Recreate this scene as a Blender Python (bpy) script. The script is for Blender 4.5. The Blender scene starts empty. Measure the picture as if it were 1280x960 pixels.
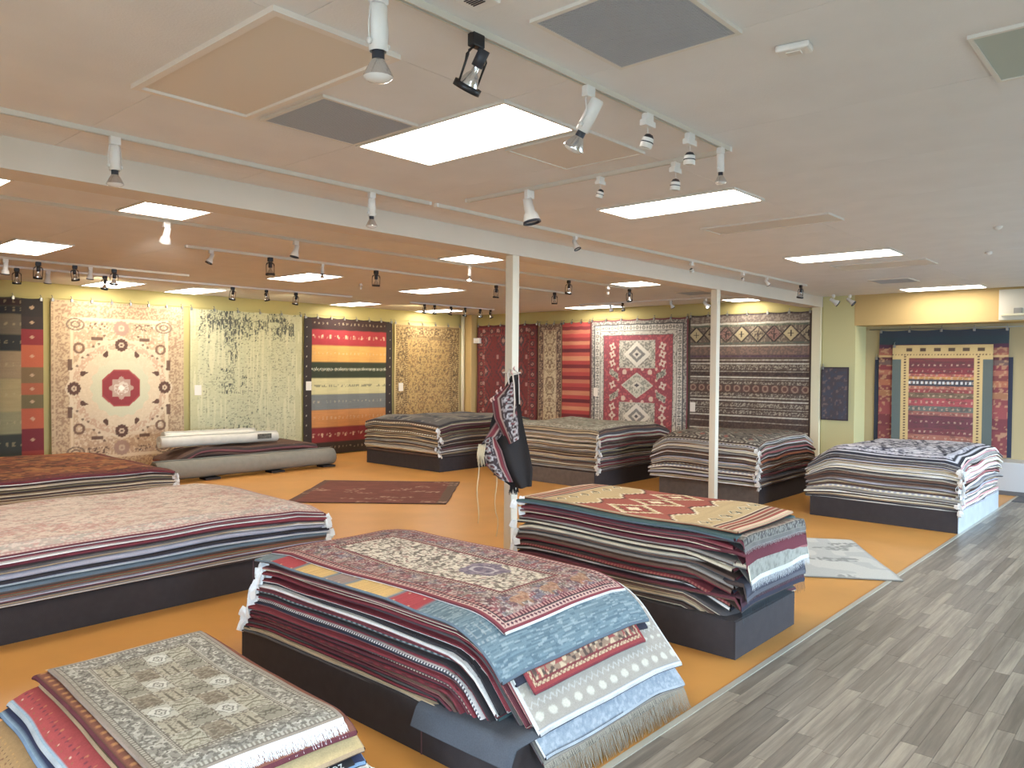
import bpy, bmesh, math, random
import numpy as np
from mathutils import Matrix, Vector

C = bpy.context.scene.collection
SC = bpy.context.scene
CAM_Z = 2.05
CEIL = 3.42

# ------------------------------------------------------------------ camera
YAW, PITCH, ROLL, FPX = math.radians(41.738), math.radians(-1.2885), math.radians(0.478), 970.93
cd = bpy.data.cameras.new('camera'); cam = bpy.data.objects.new('camera', cd); C.objects.link(cam)
_f = Vector((math.cos(YAW) * math.cos(PITCH), math.sin(YAW) * math.cos(PITCH), math.sin(PITCH)))
_r = _f.cross(Vector((0, 0, 1))).normalized(); _u = _r.cross(_f)
_r2 = math.cos(ROLL) * _r + math.sin(ROLL) * _u; _u2 = -math.sin(ROLL) * _r + math.cos(ROLL) * _u
cam.matrix_world = Matrix(((_r2.x, _u2.x, -_f.x, 0), (_r2.y, _u2.y, -_f.y, 0), (_r2.z, _u2.z, -_f.z, CAM_Z), (0, 0, 0, 1)))
cd.sensor_width = 36; cd.lens = FPX / 1280 * 36; cd.clip_end = 200; cd.clip_start = 0.05
SC.camera = cam

# ------------------------------------------------------------------ world, exposure
world = bpy.data.worlds.new('world'); SC.world = world; world.use_nodes = True
_bg = world.node_tree.nodes['Background']
_bg.inputs[0].default_value = (0.60, 0.79, 1.0, 1); _bg.inputs[1].default_value = 13.0
SC.view_settings.view_transform = 'Standard'; SC.view_settings.look = 'None'
SC.view_settings.gamma = 1.0; SC.view_settings.exposure = 0.80
try: SC.view_settings.use_curve_mapping = False
except Exception: pass
PANEL = 10.0                                      # radiance of the fluorescent panels
SC.cycles.max_bounces = 7; SC.cycles.diffuse_bounces = 5; SC.cycles.glossy_bounces = 3
SC.cycles.transmission_bounces = 4; SC.cycles.use_denoising = True
SC.cycles.sample_clamp_indirect = 6.0; SC.cycles.caustics_reflective = False; SC.cycles.caustics_refractive = False

# ------------------------------------------------------------------ colour helpers
def lin(c):
    if isinstance(c, str): c = CN[c][0]
    a = np.asarray(c, float) / 255.0
    return np.where(a <= 0.04045, a / 12.92, ((a + 0.055) / 1.055) ** 2.4)
def l4(c): return tuple(lin(c)) + (1.0,)

# ------------------------------------------------------------------ materials
MATS = {}
def mat(name, col=(200, 200, 200), rough=0.6, metal=0.0, noise=0.0, nscale=8.0, bump=0.0, bscale=60.0, emit=None, estr=0.0, spec=0.5, aniso=None):
    if name in MATS: return MATS[name]
    m = bpy.data.materials.new(name); m.use_nodes = True
    nt = m.node_tree; N = nt.nodes; Lk = nt.links; b = N['Principled BSDF']
    b.inputs['Roughness'].default_value = rough; b.inputs['Metallic'].default_value = metal
    b.inputs['Specular IOR Level'].default_value = spec
    tc = N.new('ShaderNodeTexCoord')
    if noise > 0:
        n = N.new('ShaderNodeTexNoise'); n.inputs['Scale'].default_value = nscale; n.inputs['Detail'].default_value = 5
        src = tc.outputs['Object']
        if aniso:
            mp = N.new('ShaderNodeMapping'); mp.inputs['Scale'].default_value = aniso; Lk.new(src, mp.inputs['Vector']); src = mp.outputs['Vector']
        Lk.new(src, n.inputs['Vector'])
        r = N.new('ShaderNodeMapRange'); r.inputs['From Min'].default_value = 0.3; r.inputs['From Max'].default_value = 0.7
        r.inputs['To Min'].default_value = 1 - noise; r.inputs['To Max'].default_value = 1 + noise
        Lk.new(n.outputs['Fac'], r.inputs['Value'])
        v = N.new('ShaderNodeVectorMath'); v.operation = 'SCALE'; v.inputs[0].default_value = tuple(lin(col))
        Lk.new(r.outputs['Result'], v.inputs['Scale']); Lk.new(v.outputs['Vector'], b.inputs['Base Color'])
    else:
        b.inputs['Base Color'].default_value = l4(col)
    if bump > 0:
        n2 = N.new('ShaderNodeTexNoise'); n2.inputs['Scale'].default_value = bscale; n2.inputs['Detail'].default_value = 3
        Lk.new(tc.outputs['Object'], n2.inputs['Vector'])
        bp = N.new('ShaderNodeBump'); bp.inputs['Strength'].default_value = bump; bp.inputs['Distance'].default_value = 0.01
        Lk.new(n2.outputs['Fac'], bp.inputs['Height']); Lk.new(bp.outputs['Normal'], b.inputs['Normal'])
    if emit is not None:
        b.inputs['Emission Color'].default_value = tuple(emit) + (1,) if len(emit) == 3 else emit
        b.inputs['Emission Strength'].default_value = estr
    MATS[name] = m
    return m

def rug_mat(name, wscale, amount, bump):
    """dyed pile: the woven design comes from the attribute, the weave and nap from noise"""
    m = bpy.data.materials.new(name); m.use_nodes = True
    nt = m.node_tree; N = nt.nodes; Lk = nt.links; b = N['Principled BSDF']
    b.inputs['Roughness'].default_value = 0.95; b.inputs['Specular IOR Level'].default_value = 0.15
    at = N.new('ShaderNodeAttribute'); at.attribute_name = 'weave'
    tc = N.new('ShaderNodeTexCoord')
    n = N.new('ShaderNodeTexNoise'); n.inputs['Scale'].default_value = wscale; n.inputs['Detail'].default_value = 4; n.inputs['Roughness'].default_value = 0.7
    Lk.new(tc.outputs['Object'], n.inputs['Vector'])
    r = N.new('ShaderNodeMapRange'); r.inputs['From Min'].default_value = 0.3; r.inputs['From Max'].default_value = 0.7
    r.inputs['To Min'].default_value = 1 - amount; r.inputs['To Max'].default_value = 1 + amount
    Lk.new(n.outputs['Fac'], r.inputs['Value'])
    v = N.new('ShaderNodeVectorMath'); v.operation = 'SCALE'
    Lk.new(at.outputs['Color'], v.inputs[0]); Lk.new(r.outputs['Result'], v.inputs['Scale'])
    Lk.new(v.outputs['Vector'], b.inputs['Base Color'])
    bp = N.new('ShaderNodeBump'); bp.inputs['Strength'].default_value = bump; bp.inputs['Distance'].default_value = 0.004
    Lk.new(n.outputs['Fac'], bp.inputs['Height']); Lk.new(bp.outputs['Normal'], b.inputs['Normal'])
    MATS[name] = m
    return m

RUG = rug_mat('woven_pile', 140, 0.13, 0.3)
M_WHITE = mat('white_enamel', (222, 220, 216), 0.35)
M_BLACK = mat('black_enamel', (24, 24, 28), 0.4)
M_SOCK = mat('charcoal_socket', (45, 47, 55), 0.5)
M_REFL = mat('mirror_reflector', (215, 215, 215), 0.18, metal=0.9)
M_GLASS = mat('lamp_face', (215, 214, 210), 0.15)
M_LIT = mat('lit_lamp_face', (255, 240, 210), 0.3, emit=(1, .86, .62), estr=14)
M_STEEL = mat('dull_steel', (120, 120, 122), 0.4, metal=0.7)
M_PLAT = mat('dark_carpeted_board', (54, 49, 51), 0.9, noise=0.1, nscale=14, bump=0.2, bscale=200)
M_PLAT2 = mat('painted_lit_carpeted_board', (104, 94, 88), 0.9, noise=0.12, nscale=14, bump=0.2, bscale=200)  # lit left faces of the dark platforms, light put into a grey brown tone
M_PLATW = mat('painted_daylit_board', (176, 182, 188), 0.3, noise=0.1, nscale=7)  # daylight on the platform side facing the windows, painted in as a pale tone
M_TAG = mat('white_paper', (232, 232, 230), 0.7)
M_FRINGE = mat('cotton_fringe', (226, 222, 212), 0.9, noise=0.08, nscale=60)

# ------------------------------------------------------------------ mesh helpers
def addo(name, me, m=None, parent=None):
    o = bpy.data.objects.new(name, me); C.objects.link(o)
    if m is not None:
        for x in (m if isinstance(m, (list, tuple)) else [m]): me.materials.append(x)
    if parent: o.parent = parent
    return o
def bobj(name, bm, m, parent=None, smooth=False):
    me = bpy.data.meshes.new(name); bm.normal_update(); bm.to_mesh(me); bm.free()
    if smooth: me.polygons.foreach_set('use_smooth', [True] * len(me.polygons))
    return addo(name, me, m, parent)
def tag(o, label=None, cat=None, group=None, kind=None):
    if label: o['label'] = label
    if cat: o['category'] = cat
    if group: o['group'] = group
    if kind: o['kind'] = kind
    return o
def empty(name, loc, rz=0, **k):
    o = bpy.data.objects.new(name, None); C.objects.link(o); o.location = loc; o.rotation_euler = (0, 0, rz)
    o.empty_display_size = .1
    return tag(o, **k)
def box(bm, x0, x1, y0, y1, z0, z1, mi=0, bev=0):
    vs = [bm.verts.new(p) for p in ((x0, y0, z0), (x1, y0, z0), (x1, y1, z0), (x0, y1, z0), (x0, y0, z1), (x1, y0, z1), (x1, y1, z1), (x0, y1, z1))]
    fs = [bm.faces.new([vs[i] for i in q]) for q in ((0, 3, 2, 1), (4, 5, 6, 7), (0, 1, 5, 4), (1, 2, 6, 5), (2, 3, 7, 6), (3, 0, 4, 7))]
    for f in fs: f.material_index = mi
    if bev:
        es = list({e for f in fs for e in f.edges})
        bmesh.ops.bevel(bm, geom=es, offset=bev, segments=2, affect='EDGES', profile=0.5)
    return fs
def tube(bm, pts, r, n=8, cap=True, mi=0):
    pts = [Vector(p) for p in pts]; rings = []
    rr = r if isinstance(r, (list, tuple)) else [r] * len(pts)
    prev = None
    for i, p in enumerate(pts):
        d = (pts[min(i + 1, len(pts) - 1)] - pts[max(i - 1, 0)])
        if d.length < 1e-9: d = Vector((0, 0, 1))
        d.normalize()
        a = (prev - d * prev.dot(d)) if prev is not None else (Vector((0, 0, 1)).cross(d) if abs(d.z) < .9 else Vector((1, 0, 0)).cross(d))
        if a.length < 1e-6: a = d.orthogonal()
        a.normalize(); prev = a; b = d.cross(a)
        rings.append([bm.verts.new(p + rr[i] * (math.cos(t) * a + math.sin(t) * b)) for t in [2 * math.pi * k / n for k in range(n)]])
    for i in range(len(rings) - 1):
        for k in range(n):
            f = bm.faces.new((rings[i][k], rings[i][(k + 1) % n], rings[i + 1][(k + 1) % n], rings[i + 1][k])); f.material_index = mi; f.smooth = True
    if cap:
        for R_, rev in ((rings[0], True), (rings[-1], False)):
            try:
                f = bm.faces.new(R_[::-1] if rev else R_); f.material_index = mi
            except ValueError: pass
def plank_box(name, b, m, parent=None, bev=0):
    bm = bmesh.new(); box(bm, *b, bev=bev); return bobj(name, bm, m, parent)
def struct(o): o['kind'] = 'structure'; return o

# ------------------------------------------------------------------ SETTING
M_CEIL = mat('ceiling_board', (221, 220, 219), 0.85, noise=0.03, nscale=3, bump=0.15, bscale=90)
M_CEILB = mat('ceiling_backing', (165, 158, 148), 0.9)
M_WALLG = mat('olive_yellow_wall_paint', (184, 170, 112), 0.8, noise=0.03, nscale=2)
M_WALLY = mat('warm_tan_wall_paint', (194, 166, 112), 0.8, noise=0.03, nscale=2)
M_CREAM = mat('cream_trim_paint', (214, 206, 176), 0.6)
M_POST = mat('white_post_paint', (214, 208, 190), 0.5)
M_OUT = mat('outside_paving', (120, 118, 112), 0.9, noise=0.1)

# orange floor (polished sheet)
m = mat('orange_sheet_floor', (204, 148, 78), 0.38, noise=0.09, nscale=1.3, bump=0.03, bscale=30)
bm = bmesh.new(); box(bm, -3, 16.2, 2.24, 15.2, -.05, 0); floor = struct(bobj('floor', bm, m))
# wood strip floor
def wood_mat():
    m = bpy.data.materials.new('grey_wood_planks'); m.use_nodes = True
    nt = m.node_tree; N = nt.nodes; Lk = nt.links; b = N['Principled BSDF']
    oi = N.new('ShaderNodeObjectInfo'); tc = N.new('ShaderNodeTexCoord'); geo = N.new('ShaderNodeNewGeometry')
    mp = N.new('ShaderNodeMapping'); mp.inputs['Scale'].default_value = (1.3, 24, 24); Lk.new(geo.outputs['Position'], mp.inputs['Vector'])
    add = N.new('ShaderNodeVectorMath'); add.operation = 'ADD'; sc = N.new('ShaderNodeVectorMath'); sc.operation = 'SCALE'
    sc.inputs[0].default_value = (37, 11, 5); Lk.new(oi.outputs['Random'], sc.inputs['Scale'])
    Lk.new(mp.outputs['Vector'], add.inputs[0]); Lk.new(sc.outputs['Vector'], add.inputs[1])
    n = N.new('ShaderNodeTexNoise'); n.inputs['Scale'].default_value = 1.0; n.inputs['Detail'].default_value = 6; n.inputs['Roughness'].default_value = .65
    Lk.new(add.outputs['Vector'], n.inputs['Vector'])
    cr = N.new('ShaderNodeValToRGB'); e = cr.color_ramp.elements
    e[0].position = .22; e[0].color = l4((96, 89, 80)); e[1].position = .82; e[1].color = l4((168, 158, 142))
    el = e.new(.5); el.color = l4((124, 116, 105))
    mx = N.new('ShaderNodeMath'); mx.operation = 'MULTIPLY_ADD'; mx.inputs[1].default_value = .34; 
    mm = N.new('ShaderNodeMath'); mm.operation = 'MULTIPLY_ADD'; mm.inputs[1].default_value = 1.15; mm.inputs[2].default_value = -.24
    Lk.new(n.outputs['Fac'], mm.inputs[0]); Lk.new(oi.outputs['Random'], mx.inputs[0]); Lk.new(mm.outputs[0], mx.inputs[2])
    Lk.new(mx.outputs[0], cr.inputs['Fac']); Lk.new(cr.outputs['Color'], b.inputs['Base Color'])
    b.inputs['Roughness'].default_value = .36
    bp = N.new('ShaderNodeBump'); bp.inputs['Strength'].default_value = .12; bp.inputs['Distance'].default_value = .003
    Lk.new(n.outputs['Fac'], bp.inputs['Height']); Lk.new(bp.outputs['Normal'], b.inputs['Normal'])
    return m
M_WOOD = wood_mat()
bm = bmesh.new(); box(bm, -3, 16.2, -2.4, 2.24, -.05, -.006)
wfloor = struct(bobj('floor', bm, mat('plank_underlay', (70, 66, 62), .9)))
PW, PL = .092, .82
def plank_mesh(l):
    b_ = bmesh.new(); box(b_, 0, l - .002, .0008, PW - .0008, -.004, .001)
    me = bpy.data.meshes.new('plank'); b_.to_mesh(me); b_.free(); me.materials.append(M_WOOD); return me
pm = plank_mesh(PL)
rnd = random.Random(4)
near, far_ = [], []
nrow = int((2.24 + 2.4) / PW)
for j in range(nrow):
    y1 = 2.225 - j * PW
    off = rnd.random() * PL
    k = 0
    while True:
        x = -3 + off - PL + k * PL; k += 1
        if x > 15.0: break
        yc = y1 - PW / 2
        vis = x + PL > 2.9 and yc > .05 * x and yc > .1 * (x + PL) - .25 and x < 14.9
        (near if vis else far_).append((x, y1 - PW, max(-3 - x, 0)))
near.sort(key=lambda t: t[0])
for x, y, _ in near[:285]:
    o = bpy.data.objects.new('plank', pm); C.objects.link(o); o.location = (x, y, 0); o.parent = wfloor
bm = bmesh.new()
for x, y, _ in near[285:] + far_:
    box(bm, max(x, -3), min(x + PL - .002, 15.9), y + .0008, y + PW - .0008, -.004, .001)
o = bobj('planks', bm, M_WOOD, wfloor); o['kind'] = 'stuff'
struct(plank_box('trim_1', (-3, 14.95, 2.222, 2.262, -.002, .006), mat('aluminium_floor_strip', (186, 184, 172), .35, metal=.3)))

# walls
struct(plank_box('wall_left', (-3.2, 16.2, 14.97, 15.2, 0, CEIL + .1), M_WALLG))
bm = bmesh.new(); box(bm, 14.97, 16.2, 4.85, 15.2, 0, CEIL + .1)           # back wall with rugs
struct(bobj('wall_back', bm, M_WALLG))
bm = bmesh.new()
box(bm, 15.55, 16.2, -2.4, 4.85, 0, CEIL + .1)                            # recess back
struct(bobj('wall_recess', bm, mat('recess_paint', (176, 158, 120), .8)))
struct(plank_box('trim_2', (14.95, 15.56, -.6, 4.86, 2.86, CEIL), M_WALLY))     # header above the recess
struct(plank_box('trim_3', (14.955, 15.56, 4.84, 5.44, 0, CEIL), mat('sage_wall_paint', (196, 190, 142), .8)))   # left jamb
bm = bmesh.new(); box(bm, 14.95, 15.56, -2.4, -.6, 0, CEIL)
struct(bobj('wall_recess_end', bm, M_WALLY))
struct(plank_box('trim_4', (14.95, 15.56, -.6, 4.84, 0, .54), mat('pale_grey_ledge', (186, 184, 182), .6), bev=.01))
struct(plank_box('baseboard_back', (14.93, 14.952, -.6, 4.86, 0, .07), mat('dark_base', (96, 92, 90), .5)))
struct(plank_box('trim_5', (14.88, 14.97, 5.46, 5.62, 0, 3.25), M_CREAM))        # pilaster under the beam end
struct(plank_box('trim_6', (14.74, 14.97, 14.62, 14.97, 0, CEIL), M_WALLY, bev=.02))   # corner column
bm = bmesh.new(); tube(bm, [(14.66, 14.86, 0), (14.66, 14.86, CEIL)], .05, 14)
tag(bobj('wall_pipe', bm, M_CREAM, smooth=True), 'cream vertical pipe in the far corner beside the gold rug', 'pipe')
bm = bmesh.new()
box(bm, -3.2, -3, 1.6, 15.2, 0, CEIL + .1); box(bm, -3.2, -3, -2.4, 1.6, 2.95, CEIL + .1); box(bm, -3.2, -3, -2.4, 1.6, 0, .3); box(bm, -3.2, -3, -2.4, -2, .3, 2.95)
struct(bobj('wall_near', bm, M_CREAM))
# storefront wall with window openings (outside the picture on the right)
bm = bmesh.new()
WX = [(.2, 1.6), (5.9, 8.7), (9.2, 12.0)]; WX2 = [(12.5, 14.7)]
xs = -3.2
for a, b in WX + WX2:
    box(bm, xs, a, -2.6, -2.4, 0, CEIL + .1); box(bm, a, b, -2.6, -2.4, 2.9, CEIL + .1)
    if (a, b) in WX: box(bm, a, b, -2.6, -2.4, 0, .35)
    xs = b
box(bm, xs, 16.2, -2.6, -2.4, 0, CEIL + .1)
struct(bobj('wall_right', bm, M_CREAM))
M_ALU = mat('dark_window_metal', (70, 66, 62), .4, metal=.5)
for i, (a, b) in enumerate(WX + WX2):
    z0 = .35 if (a, b) in WX else 0.0
    bm = bmesh.new(); t = .05
    for q in ((a, a + t, z0, 2.9), (b - t, b, z0, 2.9), (a, b, z0, z0 + t), (a, b, 2.9 - t, 2.9), ((a + b) / 2 - t / 2, (a + b) / 2 + t / 2, z0, 2.9)):
        box(bm, q[0], q[1], -2.53, -2.47, q[2], q[3])
    w = struct(bobj('window_%d' % (i + 1), bm, M_ALU))
    ld = bpy.data.lights.new('daylight_portal', 'AREA'); ld.shape = 'RECTANGLE'; ld.size = b - a; ld.size_y = 2.9 - z0
    lo = bpy.data.objects.new('daylight_portal', ld); C.objects.link(lo); lo.location = ((a + b) / 2, -2.61, (z0 + 2.9) / 2)
    lo.rotation_euler = (math.pi / 2, 0, 0); ld.cycles.is_portal = True   # -Z of the lamp looks along +Y
    lo.rotation_euler = (math.radians(90), 0, 0)
bm = bmesh.new()
for q in range(3): box(bm, -3.13, -3.07, -2 + 1.775 * q, -1.95 + 1.775 * q, .3, 2.95)
box(bm, -3.13, -3.07, -2, 1.6, .3, .35); box(bm, -3.13, -3.07, -2, 1.6, 2.9, 2.95)
struct(bobj('window_9', bm, M_ALU))  # unseen window added behind the camera to brighten the near ceiling
ld = bpy.data.lights.new('daylight_portal', 'AREA'); ld.shape = 'RECTANGLE'; ld.size = 3.6; ld.size_y = 2.65
lo = bpy.data.objects.new('daylight_portal', ld); C.objects.link(lo); lo.location = (-3.21, -.2, 1.62)
lo.rotation_euler = (math.pi / 2, 0, -math.pi / 2); ld.cycles.is_portal = True
bm = bmesh.new(); box(bm, -20, 40, -30, -2.6, -.06, -.01); box(bm, -30, -3.2, -2.6, 20, -.06, -.01); struct(bobj('ground', bm, M_OUT))

# ceiling with its boards
bm = bmesh.new(); box(bm, -3.2, 16.2, -2.6, 15.2, CEIL + .012, CEIL + .12)
ceil = struct(bobj('ceiling', bm, M_CEILB))
def board_mesh(w, l):
    b_ = bmesh.new(); g = .0015
    box(b_, g, w - g, g, l - g, CEIL, CEIL + .014)
    me = bpy.data.meshes.new('ceiling_board'); b_.to_mesh(me); b_.free(); me.materials.append(M_CEIL); return me
bw, bl = 1.22, 2.44
bmesh_board = board_mesh(bw, bl)
rest = []
for i in range(-5, 11):
    for j in range(-3, 6):
        x = 2.97 + i * bw; y = 2.72 + (j - 1) * bl + (.0 if j < 3 else .0)
        if x + bw < -3.2 or x > 16.2 or y + bl < -2.6 or y > 15.2: continue
        o = bpy.data.objects.new('ceiling_board', bmesh_board); C.objects.link(o); o.location = (x, y, 0); o.parent = ceil
M_BEAM = mat('beam_paint', (210, 200, 186), .8, noise=.02, nscale=3)
struct(plank_box('trim_7', (-3, 14.97, 5.45, 5.76, 3.225, CEIL + .01), M_BEAM))

# posts
def post(x, y, label):
    t = empty('support_post', (x, y, 0), 0, label=label, cat='post', group='square support posts')
    bm = bmesh.new(); box(bm, -.052, .052, -.052, .052, 0, 3.225, bev=.006); bobj('shaft', bm, M_POST, t)
    bm = bmesh.new(); box(bm, -.075, .075, -.075, .075, 0, .02, bev=.004); bobj('base_plate', bm, M_POST, t)
post(6.17, 5.51, 'white square support post with the dark woven bag hanging on it')
post(10.755, 5.51, 'white square support post between the kilim pile and the striped far pile')

# ------------------------------------------------------------------ ceiling fixtures
M_PANEL = mat('lit_diffuser', (255, 250, 240), .5, emit=(1.0, .935, .84), estr=PANEL)
M_UNLIT = mat('unlit_diffuser', (214, 208, 200), .45)
M_FRAME = mat('fixture_frame', (214, 210, 202), .5)
def panel(x0, x1, y0, y1, lit, label, name='ceiling_light', cat='light', group='ceiling light panels'):
    t = empty(name, ((x0 + x1) / 2, (y0 + y1) / 2, CEIL - .012), 0, label=label, cat=cat, group=group)
    a, b = (x1 - x0) / 2, (y1 - y0) / 2; w = .018
    bm = bmesh.new()
    for q in ((-a - w, a + w, -b - w, -b), (-a - w, a + w, b, b + w), (-a - w, -a, -b, b), (a, a + w, -b, b)): box(bm, *q, -.004, .014)
    bobj('frame', bm, M_FRAME, t)
    bm = bmesh.new(); box(bm, -a, a, -b, b, .002, .012); bobj('diffuser', bm, M_PANEL if lit else M_UNLIT, t)
    return t
PANELS = [
 (2.98, 3.56, 2.73, 3.94, 'large lit panel nearest the camera, left of the four lamps on the main track'),
 (5.53, 6.03, 2.70, 3.94, 'lit panel right of centre, second along the row from the nearest panel'),
 (9.36, 9.92, 2.69, 3.88, 'lit panel third along the front row, right of the second post'),
 (14.15, 14.68, 2.70, 3.88, 'long lit panel above the recess with the framed red rug'),
 (2.84, 3.41, 6.68, 7.24, 'small square lit panel just behind the beam, second from the left edge'),
 (.0, .57, 6.68, 7.24, 'small square lit panel just behind the beam, beyond the left edge'),
 (1.25, 1.85, 6.68, 7.24, 'small square lit panel at the upper left edge behind the beam'),
 (6.76, 7.33, 6.70, 7.28, 'small square lit panel just left of the first post'),
 (10.5, 11.1, 6.66, 7.25, 'small square lit panel above the red medallion wall rug'),
 (14.3, 14.85, 6.6, 7.2, 'small square lit panel right of the second post behind the beam'),
 (2.78, 3.35, 9.85, 11.07, 'lit panel at the left edge above the striped wall rug'),
 (6.6, 7.2, 9.95, 11.1, 'lit panel above the distressed pale wall rug'),
 (9.25, 9.85, 9.95, 11.05, 'lit panel above the rainbow banded wall rug'),
 (14.1, 14.7, 9.75, 11.0, 'lit panel close to the red striped wall rug, right of the first post'),
 (5.15, 5.75, 13.55, 14.75, 'lit panel close to the left wall above the beige medallion rug'),
 (6.6, 7.2, 13.55, 14.75, 'lit panel close to the left wall between the beige and the distressed rug'),
 (10.33, 10.93, 13.65, 14.75, 'lit panel close to the left wall above the rainbow rug'),
 (12.9, 13.5, 13.65, 14.8, 'lit panel in the far corner above the gold rug'),
]
PANELS += [(-1.0, -.42, 2.73, 3.94, 'added unseen lit panel behind the camera on the front row'), (1.1, 1.7, -.9, .3, 'added unseen lit panel behind the camera near the right windows')]  # unseen panels added for more light on the near floor and its bounce
for x0, x1, y0, y1, lb in PANELS: panel(x0, x1, y0, y1, True, lb)
panel(6.93, 7.3, 2.5, 3.7, False, 'unlit dull panel beyond the second lit panel', group='unlit ceiling panels')
panel(10.5, 11.05, 2.6, 3.72, False, 'unlit dull panel beyond the third lit panel', group='unlit ceiling panels')
M_VENT = mat('vent_mesh', (168, 174, 182), .5)
M_VENTD = mat('vent_dark', (118, 122, 130), .7)
def vent(x0, x1, y0, y1, label, cell=.0125, m_=None):
    t = empty('ceiling_vent', ((x0 + x1) / 2, (y0 + y1) / 2, CEIL - .01), 0, label=label, cat='vent', group='ceiling air vents')
    a, b = (x1 - x0) / 2, (y1 - y0) / 2; w = .02
    bm = bmesh.new()
    for q in ((-a - w, a + w, -b - w, -b), (-a - w, a + w, b, b + w), (-a - w, -a, -b, b), (a, a + w, -b, b)): box(bm, *q, -.004, .012)
    bobj('frame', bm, M_FRAME, t)
    bm = bmesh.new(); box(bm, -a, a, -b, b, .006, .01); bobj('backing', bm, M_VENTD, t)
    bm = bmesh.new(); n = int(2 * a / cell)
    for i in range(n):
        x = -a + (i + .5) * 2 * a / n; box(bm, x - cell * .26, x + cell * .26, -b, b, -.002, .005)
    n = int(2 * b / cell)
    for i in range(n):
        y = -b + (i + .5) * 2 * b / n; box(bm, -a, a, y - cell * .22, y + cell * .22, -.001, .004)
    o = bobj('grille', bm, m_ or M_VENT, t); o['kind'] = 'stuff'
vent(2.37, 2.97, 1.45, 2.0, 'big square mesh vent at the top, right of the main track')
vent(2.33, 2.93, 3.38, 3.94, 'mesh vent left of the nearest lit panel')
vent(12.53, 13.1, 3.33, 3.86, 'small dark vent near the light above the recess', .03)
vent(12.5, 13.05, 6.62, 7.2, 'dark vent behind the beam left of the second post', .03)
panel(3.65, 4.24, 2.7, 3.3, False, 'unlit grey-beige panel behind the angled white lamp', group='unlit ceiling panels')
t = panel(3.65, 4.25, -.5, .74, False, 'unlit greenish panel at the upper right edge', group='unlit ceiling panels')
MATS_g = mat('greenish_diffuser', (168, 178, 168), .4)
for ch in t.children:
    if ch.name.startswith('diffuser'): ch.data.materials[0] = MATS_g
# framed ceiling hatch
t = empty('ceiling_hatch', (1.93, 3.32, CEIL - .015), 0, label='framed blank ceiling hatch above the left of the nearest lit panel', cat='hatch')
bm = bmesh.new(); a, b, w = .28, .61, .035
for q in ((-a - w, a + w, -b - w, -b), (-a - w, a + w, b, b + w), (-a - w, -a, -b, b), (a, a + w, -b, b)): box(bm, *q, -.008, .015)
bobj('frame', bm, mat('hatch_frame', (222, 214, 204), .5), t)
bm = bmesh.new(); box(bm, -a, a, -b, b, .006, .013); bobj('cover_board', bm, mat('hatch_board', (216, 205, 190), .8), t)
# small ceiling boxes
t = empty('ceiling_sensor', (2.07, 2.03, CEIL), 0, label='white slotted sensor box on the ceiling at the top edge', cat='sensor')
bm = bmesh.new(); box(bm, -.06, .06, -.06, .06, -.03, 0, bev=.006); bobj('housing', bm, M_WHITE, t)
for k in range(5):
    bm = bmesh.new(); box(bm, -.045 + k * .012, -.04 + k * .012, -.03, .03, -.0325, -.0295); bobj('slot', bm, M_SOCK, t)
t = empty('ceiling_sensor', (3.27, 1.33, CEIL), math.radians(8), label='small white rounded sensor box on the ceiling right of the big vent', cat='sensor')
bm = bmesh.new(); box(bm, -.045, .045, -.07, .07, -.03, 0, bev=.01); bobj('housing', bm, M_WHITE, t)
bm = bmesh.new(); box(bm, -.02, .02, -.03, .03, -.034, -.029, bev=.002); bobj('lens', bm, M_UNLIT, t)
for px, py, q in ((10.4, 1.9, 'farther'), (8.6, 1.5, 'nearer')):
    bm = bmesh.new(); tube(bm, [(px, py, CEIL), (px, py, CEIL - .02), (px, py, CEIL - .035)], [.04, .035, .012], 12)
    tag(bobj('sprinkler_head', bm, M_WHITE), q + ' of two tiny white sprinkler caps on the bare right ceiling', 'sprinkler', 'ceiling sprinkler caps')

# ------------------------------------------------------------------ track rails and spotlights
RZ = CEIL - .028
def rail(p0, p1, label, m_=None):
    (x0, y0), (x1, y1) = p0, p1; L_ = math.hypot(x1 - x0, y1 - y0); a = math.atan2(y1 - y0, x1 - x0)
    t = empty('lighting_track', (x0, y0, RZ), a, label=label, cat='track', group='ceiling lighting tracks')
    bm = bmesh.new(); w = .0155
    box(bm, 0, L_, -w, w, .018, .028); box(bm, 0, L_, -w, -w + .008, 0, .018); box(bm, 0, L_, w - .008, w, 0, .018)
    bobj('rail_channel', bm, m_ or mat('cream_rail', (206, 200, 188), .5), t)
    bm = bmesh.new(); box(bm, 0, L_, -.01, .01, .012, .018); bobj('conductor_strip', bm, M_SOCK, t)
    for xx in (0, L_):
        bm = bmesh.new(); box(bm, xx - .012, xx + .012, -.021, .021, -.003, .028, bev=.003); bobj('end_cap', bm, m_ or M_WHITE, t)
rail((.2, 2.235), (4.5, 2.235), 'white track running along the top carrying the nearest spotlights')
rail((4.53, 2.3), (4.53, 4.55), 'short white track crossing beyond the end of the main track')
rail((-1, 4.87), (4.4, 4.87), 'long white track in front of the beam, left half')
rail((4.48, 4.87), (12.6, 4.87), 'long white track in front of the beam, right half')
rail((-1, 7.4), (11.4, 7.4), 'long white track behind the beam')
rail((4.2, 8.8), (11.4, 8.8), 'white track second behind the beam')
rail((-.5, 11.68), (5.6, 11.68), 'white track toward the left wall above the rust pile')
rail((3.2, 12.68), (9.4, 12.68), 'cream track along the left wall', M_CEIL)
rail((11.0, 12.75), (13.6, 12.75), 'cream track at the far corner', M_CEIL)
rail((13.65, 6.6), (13.65, 10.2), 'cream track along the back wall', M_CEIL)

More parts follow.
